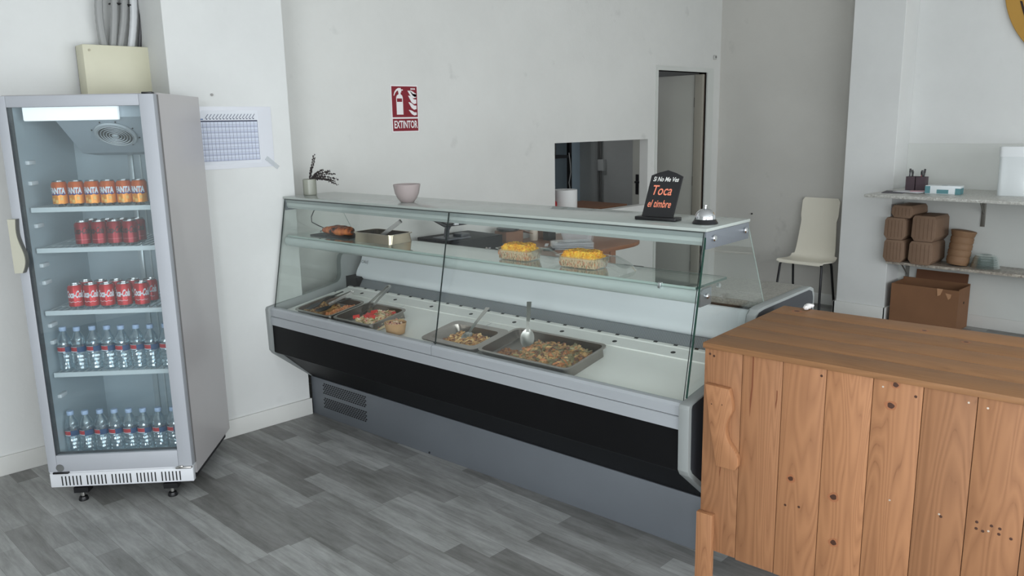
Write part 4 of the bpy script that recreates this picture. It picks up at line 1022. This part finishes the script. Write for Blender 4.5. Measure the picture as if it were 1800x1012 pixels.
# ================================================================== WOODEN COUNTER
WC = empty('wooden_counter', CW(2.70, -.234, 0), (0, 0, CANG), 'chunky natural pine plank counter at right with vertical front boards', 'counter')
PINE = woodmat('pine board', (158, 112, 78), (86, 48, 28), 1.15, 'Z', .6, 1.5)
PINET = woodmat('worn pine top', (152, 110, 74), (78, 50, 32), 1.1, 'X', .55, 1.1)
KN = mat('dark pine knot', (66, 36, 20), .5); KN2 = mat('brown knot ring', (150, 96, 62), .55); SCR = mat('bright nail head', (226, 214, 200), .3, .6); CRK = mat('brown crack', (112, 62, 34), .7)
WL = 1.68; WD = .70
marks = {0: [('crack', .072, .50, .0028, .07), ('dot', .02, .905), ('dot', .035, .90)], 1: [('crack', .175, .82, .0045, .20), ('crack', .262, .79, .003, .06)],
    2: [('knot', .324, .529, .012), ('dot', .31, .43), ('dot', .356, .437), ('dot', .404, .90)], 3: [('knot', .465, .506, .014), ('knot', .474, .350, .013)],
    4: [('knot', .614, .848, .014), ('knot', .623, .915, .011), ('nail', .588, .902), ('nail', .632, .547), ('dot', .68, .89)], 5: [('nail', .818, .902), ('dot', .775, .539), ('nail', .77, .545)],
    6: [('nail', .866, .896), ('nail', .899, .534), ('dot', .868, .532), ('dot', .885, .529), ('dot', .925, .533), ('dot', .926, .55), ('dot', .955, .529), ('dot', .868, .552), ('dot', .905, .552)], 7: [('knot', 1.05, .66, .012), ('nail', 1.0, .90)], 8: [('knot', 1.19, .42, .012)], 9: [], 10: [], 11: []}
zb = [.172, .167, .166, .168, .165, .166, .168, .165, .167, .166, .168, .167]
for i in range(12):
    x0_ = .14*i+.0008; x1_ = .14*(i+1)-.0012
    pk = MB().box(x0_, x1_, 0, .022, zb[i], .9235, 0, c=.0012).build('front_board', PINE, WC)
    for mk in marks[i]:
        x, z = mk[1], mk[2]; b = MB()
        if mk[0] == 'knot':
            pts = lambda k_, ph: [(x+mk[3]*k_*(1+.12*sin(3*a_+ph))*cos(a_), z+mk[3]*k_*.9*(1+.12*cos(2*a_+ph))*sin(a_)) for a_ in [q*pi/12 for q in range(24)]]
            b.prism(pts(1.25, x*9), -.0004, .001, 'Y', 1); b.prism(pts(.72, z*9), -.0008, .001, 'Y', 0); nm_ = 'knot'
        elif mk[0] == 'dot': b.lathe([(.0055, .001), (.004, -.0006)], 8, (x, 0, z), 0, True, 'Y'); nm_ = 'nail_hole'
        elif mk[0] == 'nail': b.lathe([(.0035, .001), (.003, -.001)], 8, (x, 0, z), 2, True, 'Y'); nm_ = 'nail_head'
        else: b.prism([(x, z+mk[4]/2*1.1), (x+mk[3], z+mk[4]/2), (x+mk[3]*1.1, z), (x-mk[3]*.5, z-mk[4]/2*1.1), (x-mk[3]*.9, z-mk[4]/2*.5), (x, z)], -.0006, .001, 'Y', 3); nm_ = 'crack'
        b.build(nm_, [KN, KN2, SCR, CRK], pk, smooth=False)
for j in range(5):
    y0_ = -.006+j*.1412
    MB().box(-.006, WL+.006, y0_, y0_+.1384, .9238, .944, 0, c=.0025).build('top_board', PINET, WC)
for x, y, r_ in ((.075, .63, .020), (.55, .60, .014), (.70, .52, .014)):
    b = MB(); b.lathe([(r_*1.2, .9435), (r_, .9443)], 16, (x, y, 0), 1); b.lathe([(r_*.6, .944), (r_*.5, .9446)], 12, (x, y, 0), 0)
    b.build('knot', [KN, KN2], WC, smooth=False)
for j in range(5):
    MB().box(.0, .02, .024+j*.133, .024+j*.133+.131, .17, .9235, 0, c=.001).build('side_board', PINE, WC)
for x in (-.003, WL-.06):
    for y in (-.024, WD-.06):
        MB().box(x, x+.062, y if y > 0 else -.024, (y if y > 0 else -.024)+(.024 if y < 0 else .05), 0, .318, 0, c=.0025).build('leg', PINE, WC)
def smoothpoly(p, n=6):
    out = []
    for i in range(len(p)-1):
        p0_, p1_, p2_, p3_ = p[max(i-1, 0)], p[i], p[i+1], p[min(i+2, len(p)-1)]
        for k in range(n):
            t = k/n
            out.append(tuple(.5*((2*p1_[c]) + (-p0_[c]+p2_[c])*t + (2*p0_[c]-5*p1_[c]+4*p2_[c]-p3_[c])*t*t + (-p0_[c]+3*p1_[c]-3*p2_[c]+p3_[c])*t**3) for c in (0, 1)))
    return out+[p[-1]]
cv = smoothpoly([(.106, .800), (.117, .755), (.120, .725), (.106, .690), (.098, .655), (.108, .615), (.132, .585), (.146, .560), (.148, .530)])
MB().prism([(.017, .803)]+cv+[(.138, .513), (.068, .512), (.040, .65)], -.026, -.0008, 'Y', 0, .0025).build('wavy_bracket', PINE, WC)
for x, z in ((.044, .735), (.083, .74)): MB().lathe([(.0028, -.025), (.0022, -.0265)], 8, (x, 0, z), 0, True, 'Y').build('nail_head', KN, WC, smooth=False)
bm_ = MB()
for q in ((-.02, 0, .01, .015), (.004, .003, .011, .017), (.022, -.002, .010, .012), (-.008, .006, .012, .012)): bm_.sphere((q[0], q[1], q[2]), q[3], 8, 0, (1.1, .8, .7))
tag(bm_.build('crumpled_napkin', mat('white tissue', (226, 222, 220), .9, bump=.8, bscale=60), loc=CW(2.80, .452, .9455)), 'crumpled white napkin on the back edge of the wooden counter', 'napkin')

# ================================================================== RIGHT SIDE: chair, shelves
CHR = empty('white_chair', (6.69, 3.31, 0), (0, 0, 0), 'white moulded plywood chair with dark metal legs against the right wall', 'chair')
prof = smoothpoly([(0, .425), (.006, .446), (.03, .455), (.12, .448), (.22, .443), (.275, .455), (.300, .50), (.318, .58), (.345, .78), (.375, .985)], 5)
b = MB(); vs = []; fs = []; n = len(prof); K = 9
def halfw(i):
    z = prof[i][1]; t = i/(n-1)
    if z < .47: return .215 if t > .05 else .19
    return .19-.025*min(1, (z-.47)/.3)+(.010 if z > .8 else 0)-(.02 if i == n-1 else 0)
for side_ in (0, 1):
    for i, (x, z) in enumerate(prof):
        a_ = prof[max(i-1, 0)]; c_ = prof[min(i+1, n-1)]; tx, tz = c_[0]-a_[0], c_[1]-a_[1]; l_ = sqrt(tx*tx+tz*tz); nx, nz = -tz/l_, tx/l_
        for k in range(K):
            v = -1+2*k/(K-1); dish = .006*(1-v*v)
            o_ = (-dish if not side_ else -dish-.010)
            vs.append((x+nx*o_, v*halfw(i), z+nz*o_))
o2 = n*K
for i in range(n-1):
    for k in range(K-1):
        q = (i*K+k, (i+1)*K+k, (i+1)*K+k+1, i*K+k+1); fs += [q[::-1], tuple(o2+j for j in q)]
for i in range(n-1): fs += [(i*K, (i+1)*K, o2+(i+1)*K, o2+i*K), (i*K+K-1, o2+i*K+K-1, o2+(i+1)*K+K-1, (i+1)*K+K-1)]
for k in range(K-1): fs += [(k, k+1, o2+k+1, o2+k)[::-1], ((n-1)*K+k, (n-1)*K+k+1, o2+(n-1)*K+k+1, o2+(n-1)*K+k)]
b.add(vs, fs)
b.build('seat_shell', mat('white lacquered shell', (226, 221, 206), .4, var=.03), CHR, angle=50)
LEGM = mat('dark chair metal', (46, 46, 48), .4, .6)
for sy in (-1, 1):
    MB().tube([(.13, sy*.10, .428), (.06, sy*.17, .428), (.045, sy*.19, .42), (.038, sy*.195, .40), (.010, sy*.205, .2), (-.012, sy*.215, .0)], .0105, 10).build('leg', LEGM, CHR)
    MB().tube([(.13, sy*.10, .425), (.225, sy*.165, .425), (.25, sy*.178, .415), (.258, sy*.182, .39), (.29, sy*.19, .2), (.335, sy*.195, .0)], .0105, 10).build('leg', LEGM, CHR)

SPK = specklemat('pale speckled worktop', (168, 166, 160), (206, 206, 200), 90)
SX = 6.235
tag(MB().box(SX, XR-.014, -.6, 2.585, 1.092, 1.114, c=.002).build('wall_worktop', SPK), 'long pale speckled shelf worktop on the right wall', 'shelf')
tag(MB().box(6.79, XR-.014, -.6, 2.60, .500, .521, c=.002).build('lower_shelf', specklemat('speckled lower shelf', (140, 130, 120), (196, 188, 176), 70)), 'lower speckled shelf below the worktop holding kraft boxes', 'shelf')
for y, z, l in ((1.99, 1.092, 'upper grey metal bracket under the speckled worktop'), (2.53, .500, 'small grey metal bracket under the lower shelf near the column')):
    k = empty('shelf_bracket', (XR-.013, y, z), label=l, cat='bracket'); BRM = mat('grey bracket metal', (140, 138, 132), .4, .6)
    H_ = .27 if z > 1 else .2
    MB().box(-.006, 0, -.016, .016, -H_, -.001, c=.001).build('wall_plate', BRM, k); MB().box(-.24, -.006, -.014, .014, -.007, -.001, c=.001).build('arm', BRM, k)
    MB().tube([(-.004, 0, -H_*.62), (-.17, 0, -.006)], .006, 8).build('strut', BRM, k)
WZ = 1.1145
# pen cup etc.
k = empty('pen_holder', (6.70, 2.41, WZ), label='wire pen holder full of pens on the speckled worktop', cat='pen holder')
MSH = mat('mesh holder', (88, 74, 80), .5, .4)
b = MB()
for x0_, y0_ in ((0, 0), (0, -.075)):
    b.box(x0_-.035, x0_+.035, y0_-.034, y0_-.031, 0, .115); b.box(x0_-.035, x0_+.035, y0_+.031, y0_+.034, 0, .115); b.box(x0_-.036, x0_-.033, y0_-.034, y0_+.034, 0, .115); b.box(x0_+.033, x0_+.036, y0_-.034, y0_+.034, 0, .115); b.box(x0_-.034, x0_+.034, y0_-.033, y0_+.033, 0, .003)
b.build('mesh_cup', MSH, k, smooth=False)
for i, (c_, x, y, t) in enumerate((((20, 20, 22), 0, .01, .1), ((24, 24, 26), .015, -.01, -.15), ((30, 30, 32), -.01, -.08, .12), ((150, 60, 70), .01, -.07, -.05), ((22, 22, 24), .0, -.095, -.2), ((60, 60, 66), -.012, .02, .05))):
    p = empty('pen', (6.70+x, 2.41+y, WZ+.004)); tag(p, f'{["black marker leaning left", "black marker leaning right", "black pen with round top", "red pen", "black pen leaning far right", "grey pen"][i]} in the wire pen holder', 'pen', 'pens in the holder')
    hgt = .145+.01*(i % 3)
    MB().tube([(0, 0, 0), (0, -t*.12, hgt)], .0055, 8).build('barrel', mat(f'pen {c_}', c_, .4), p)
    MB().tube([(0, -t*.12*.86, hgt*.86), (0, -t*.12*1.04, hgt*1.04)], .0075, 8).build('cap', BLKP, p)
for i, (x, y, w_, l_, r_, c_, lb) in enumerate(((6.52, 2.47, .21, .15, .2, (74, 72, 78), 'dark folded leaflet near the left end of the worktop'), (6.56, 2.36, .15, .21, -.3, (216, 216, 220), 'white paper sheet beside the pen holder'), (6.60, 2.30, .10, .15, .3, (196, 160, 168), 'pinkish leaflet half under the papers on the worktop'))):
    tag(MB().box(-w_/2, w_/2, -l_/2, l_/2, 0, .004, c=.0006).build('leaflet', mat(f'leaflet {i}', c_, .6, var=.08, vscale=30), loc=(x, y, WZ+.0045*i), rot=(0, 0, r_)), lb, 'paper')
k = empty('glove_box', (6.60, 2.135, WZ), (0, 0, .12), 'flat white carton with teal ends on the speckled worktop', 'box')
TEAL = mat('teal print', (84, 132, 138), .5); WB = mat('white carton', (218, 224, 226), .5)
MB().box(-.062, .062, -.12, .12, 0, .062, c=.002).build('carton', WB, k)
b = MB(); b.box(-.0628, .0, .085, .1208, .004, .058); b.box(-.0628, -.0622, -.04, .04, .004, .034); b.box(-.0628, .05, -.1208, -.085, .0, .045); b.build('printed_band', TEAL, k, smooth=False)
MB().lathe([(.02, .0622), (.019, .0632)], 20).build('opening', mat('box slot', (176, 186, 190), .6), k)
k = tag(MB().loft([rr(.16, .20, .03, 0, 5), rr(.17, .21, .03, .33, 5), rr(.15, .19, .03, .345, 5)], 0, True, True).build('plastic_tub_stack', glassmat('milky plastic', (.93, .95, .95), .05, .2, .62, (.86, .89, .90)), loc=(6.72, 1.70, WZ), rot=(0, 0, .1)), 'tall milky white plastic container at the right end of the worktop', 'container')
MB().loft([rr(.175, .215, .03, .28, 5), rr(.178, .218, .03, .352, 5), rr(.16, .20, .03, .356, 5)], 0, False, True).build('lid', glassmat('white translucent lid', (.9, .92, .92), .05, .2, .75, (.9, .92, .93)), k)
# kraft takeaway boxes
KB = mat('kraft box board', (132, 106, 86), .75, var=.07, vscale=12)
ZL = .5215
def kraftbox(x, y, z, w_, h, dp, label, rz=0.):
    b = MB(); c_ = .022
    poly = [(-w_/2+c_*1.2, 0), (w_/2-c_*1.2, 0), (w_/2, c_*1.6), (w_/2-.004, h-c_), (w_/2-c_*.8, h), (-w_/2+c_*.8, h), (-w_/2+.004, h-c_), (-w_/2, c_*1.6)]
    b.prism(poly, 0, dp, 'X', 0, .002)
    for i in range(5):
        t = -w_/2+.03+i*(w_-.06)/4; b.box(-.0015, .0, t-.0008, t+.0008, .02, h-.02, 1)
    return tag(b.build('takeaway_box', [KB, mat('kraft fold line', (104, 76, 56), .8)], loc=(x, y, z), rot=(0, 0, rz)), label, 'takeaway box', 'kraft takeaway boxes on the lower shelf')
kraftbox(6.765, 2.535, ZL, .165, .183, .28, 'kraft takeaway box at the bottom of the stack beside the column')
kraftbox(6.765, 2.325, ZL, .185, .185, .28, 'kraft takeaway box at the bottom of the stack beside the upright cup pile')
kraftbox(6.760, 2.535, ZL+.186, .17, .178, .28, 'kraft takeaway box in the middle of the stack beside the column', .02)
kraftbox(6.765, 2.315, ZL+.188, .185, .205, .28, 'kraft takeaway box on top of the stack beside the upright cup pile', -.02)
kraftbox(6.765, 2.49, ZL+.3665, .175, .10, .28, 'kraft takeaway box topmost of the stack beside the column', -.05)
b = MB(); CB = mat('brown paper cup', (136, 104, 76), .7, var=.06)
pr_ = []
for i in range(9): pr_ += [(.078+.004*(i % 2), .015+i*.026), (.084, .015+i*.026+.012)]
b.lathe([(.074, 0)]+pr_+[(.088, .255), (.092, .262), (.092, .268), (.086, .272), (.06, .276), (.001, .277)], 30)
tag(b.build('paper_cup_pile', CB, loc=(6.93, 2.10, ZL+.008), rot=(radians(5), radians(5), 0)), 'leaning pile of brown paper bowls beside the kraft boxes', 'paper bowls')
b = MB(); JG = glassmat('clear lids', (.80, .86, .85), .22, .05, .10, (.6, .7, .7), 2.)
for i in range(5): b.lathe([(.105-.004*i, .002+i*.017), (.100-.004*i, .008+i*.017), (.088-.004*i, .028+i*.017), (.04, .034+i*.017)], 26, cap=False)
tag(b.build('clear_lid_stack', JG, loc=(6.955, 1.905, ZL)), 'low stack of clear dome lids on the lower shelf', 'lids')
# cardboard box
k = empty('cardboard_box', (6.82, 2.03, 0), (0, 0, 0), 'open brown cardboard box on the floor below the lower shelf', 'cardboard box')
CD = mat('brown cardboard', (128, 90, 62), .8, var=.07, vscale=6); CD2 = mat('dark cardboard inside', (104, 68, 46), .85)
BW_, BD_, BH_ = .52, .26, .335
b = MB(); b.box(0, .006, 0, BW_, 0, BH_); b.box(BD_-.006, BD_, 0, BW_, 0, BH_+.02); b.box(0.006, BD_-.006, 0, .006, 0, BH_+.01); b.box(.006, BD_-.006, BW_-.006, BW_, 0, BH_); b.box(.006, BD_-.006, .006, BW_-.006, 0, .006)
b.build('box_body', CD, k, smooth=False)
b = MB(); b.T = Matrix.Translation((BD_-.004, 0, BH_+.02)) @ Matrix.Rotation(radians(8), 4, 'Y')
b.box(-.003, .003, .02, BW_-.10, 0, .075); b.build('flap', CD2, k, smooth=False)
b = MB(); b.T = Matrix.Translation((.003, 0, BH_)) @ Matrix.Rotation(radians(190), 4, 'Y'); b.prism([(.12, 0), (.165, 0), (.155, .06), (.135, .05)], -.001, .004, 'X'); b.T = Matrix()
b.prism([(.055, .30), (.10, .305), (.075, .255), (.06, .27)], -.0025, -.0005, 'X'); b.build('torn_flap', mat('torn cardboard', (176, 134, 100), .8), k, smooth=False)
MB().lathe([(.01, -.002), (.01, .001)], 14, (.13, 0, .22), 0, True, 'Y').build('hand_hole', DARKHOLE, k)
# gold round sign, mostly beyond the frame
k = empty('round_gold_sign', (XR-.0005, 1.297, 2.42+.25), label='large round gold wall sign cut by the top right corner', cat='sign')
MB().lathe([(.695, -.03), (.70, -.026), (.70, -.001)], 96, (0, 0, 0), 0, True, 'X').build('disc', mat('brushed gold paint', (190, 146, 70), .42, .35, var=.05), k)
b = MB()
b.prism([(.572, -.155), (.588, -.150), (.560, -.235), (.535, -.30), (.500, -.235), (.468, -.150), (.486, -.150), (.512, -.215), (.535, -.262)], -.034, -.03, 'X')
b.build('lettering', mat('dark sign lettering', (44, 26, 18), .6), k, smooth=False)

# ================================================================== TABLE BEHIND THE CASE
TZ = .82
k = empty('round_end_table', (3.30, 3.59, 0), (0, 0, 0), 'brown wooden table with rounded end behind the glass counter', 'table')
TW = woodmat('brown table wood', (148, 98, 68), (106, 64, 42), .8, 'X', .35, .7)
X1 = 1.30; poly = [(0.12, 0.0)]; yb_ = .82
for i in range(17):
    a = -pi/2+pi*i/16; poly.append((X1+.40*cos(a)**.9 if cos(a) > 1e-6 else X1, .41+.41*sin(a)))
poly.append((0.12, yb_))
MB().prism(poly, TZ-.028, TZ, 'Z', 0, .003).build('tabletop', TW, k)
MB().box(.14, 1.22, .06, .075, TZ-.12, TZ-.028).build('apron', TW, k, smooth=False); MB().box(.14, 1.22, .72, .735, TZ-.12, TZ-.028).build('apron', TW, k, smooth=False)
for x in (.20, 1.20):
    for y in (.05, .71): MB().box(x-.03, x+.03, y, y+.06, 0, TZ-.028, c=.003).build('leg', TW, k)
# cash drawer
k = empty('cash_drawer', (3.30, 4.02, TZ+.0006), (0, 0, 0), 'black metal cash drawer on the table behind the counter', 'cash drawer')
BLM = mat('black drawer steel', (11, 11, 15), .65, spec=.15)
MB().box(0, .46, 0, .36, 0, .128, c=.003).build('housing', BLM, k); MB().box(.01, .45, -.008, .0, .008, .118, c=.002).build('drawer_front', BLM, k)
MB().lathe([(.01, -.012), (.01, -.008)], 14, (.30, 0, .05), 0, True, 'Y').build('lock', STEEL, k)
MB().box(.32, .34, -.0095, -.008, .045, .055).build('label_plate', mat('grey label', (150, 150, 155), .5), k, smooth=False)
# tablet till on stand
k = empty('tablet_till', (3.42, 4.15, TZ+.1295), (0, 0, 0), 'tablet till with white-knobbed dark arm standing on the black cash drawer', 'till')
MB().box(-.10, .10, -.08, .09, 0, .010, c=.003).build('stand_foot', mat('grey till base', (96, 98, 104), .4, .3), k)
MB().tube([(-.02, .04, .01), (-.02, .03, .06), (-.02, .0, .10)], .018, 10).build('stand_post', mat('grey till base', (96, 98, 104), .4, .3), k)
b = MB(); b.T = Matrix.Translation((-.03, -.01, .115)) @ Matrix.Rotation(radians(-74), 4, 'X'); b.box(-.10, .10, -.005, .005, -.07, .07, 0, c=.003); b.build('screen', mat('dark tablet', (30, 34, 38), .3), k)
b = MB(); b.tube([(-.17, -.075, .140), (-.11, -.085, .108), (.17, -.085, .118)], .0055, 8); b.build('arm', BLKP, k)
for x in (-.04, .05): MB().box(x-.018, x+.018, -.10, -.078, .10, .122, c=.003).build('knob', WHITEP, k)
MB().box(.02, .10, -.07, .02, .01, .03, c=.004).build('receipt_slot', mat('till slot', (52, 54, 58), .4), k)
# small things on the table
tag(MB().box(-.075, .075, -.05, .05, 0, .014, c=.003).build('blue_notebook', mat('blue cover', (58, 104, 146), .5), loc=(3.93, 4.23, TZ+.0006), rot=(0, 0, .2)), 'blue notebook on the table right of the cash drawer', 'notebook')
k = empty('small_carton', (4.10, 4.29, TZ+.0006), (0, 0, -.1), 'small open brown carton on the table against the wall', 'box')
MB().box(-.10, .06, -.07, .07, 0, .100, c=.002).build('carton_body', mat('brown carton', (128, 90, 66), .8, var=.06), k)
b = MB(); b.T = Matrix.Translation((.06, 0, .100)) @ Matrix.Rotation(radians(20), 4, 'Y'); b.box(0, .10, -.07, .07, -.002, .002); b.build('carton_flap', mat('brown carton', (128, 90, 66), .8), k, smooth=False)
b = MB(); b.lathe([(.07, 0), (.085, .01), (.085, .022), (.06, .028)], 22)
tag(b.build('black_basket', BLKP, loc=(4.06, 4.28, TZ+.1015)), 'round black dish on top of the small brown carton', 'dish')
tag(MB().box(-.05, .05, -.04, .04, 0, .11, c=.002).build('small_carton', mat('brown carton', (128, 90, 66), .8), loc=(4.46, 4.34, TZ+.0006)), 'second brown carton on the table behind the plastic lids', 'box')
k = empty('card_reader', (3.93, 4.02, TZ+.028), (radians(0), radians(10), radians(-30)), 'black card reader lying on the table', 'card reader')
MB().box(-.045, .045, -.085, .085, -.01, .014, c=.006).build('reader_body', mat('charcoal reader', (52, 54, 60), .35), k)
MB().box(-.035, .035, -.01, .07, .014, .0155, c=.0005).build('reader_screen', mat('grey screen', (84, 90, 98), .2), k)
tag(MB().box(-.075, .075, -.035, .035, 0, .012, c=.003).build('phone', BLKP, loc=(4.08, 3.86, TZ+.0006), rot=(0, 0, .4)), 'black phone on the table in front of the card reader', 'phone')
tag(MB().box(-.06, .06, -.012, .012, 0, .006, c=.001).build('folded_receipt', mat('receipt paper', (220, 220, 222), .8), loc=(4.20, 4.02, TZ+.0006), rot=(0, .0, .7)), 'crumpled white receipt beside the card reader', 'receipt')
tag(MB().lathe([(.03, 0), (.032, .004), (.032, .10), (.018, .12), (.018, .135)], 18).build('white_bottle', mat('pale beige bottle', (200, 186, 170), .5), loc=(4.33, 4.28, TZ+.0006)), 'pale bottle on the table by the wall', 'bottle')
tag(MB().box(-.04, .04, -.03, .03, 0, .09, c=.003).build('black_box', BLKP, loc=(4.42, 4.20, TZ+.0006)), 'small black box on the table beside the pale bottle', 'box')
MLK = glassmat('milky lids', (.92, .93, .94), .08, .15, .36, (.80, .81, .84))
b = MB()
for i in range(4): b.loft([rr(.20, .30, .04, .003+i*.012, 5), rr(.19, .29, .04, .010+i*.012, 5), rr(.15, .25, .03, .013+i*.012, 5)], 0, False, True)
tag(b.build('food_covers', MLK, loc=(4.23, 3.80, TZ), rot=(0, 0, .9)), 'stack of milky plastic covers on the table', 'covers')
b = MB(); b.loft([rr(.15, .20, .03, 0, 5), rr(.18, .24, .03, .075, 5), rr(.19, .25, .03, .077, 5)], 0, True, False)
tag(b.build('plastic_container', MLK, loc=(4.47, 3.95, TZ+.0006), rot=(0, 0, .5)), 'milky plastic container on the table behind the lids', 'container')
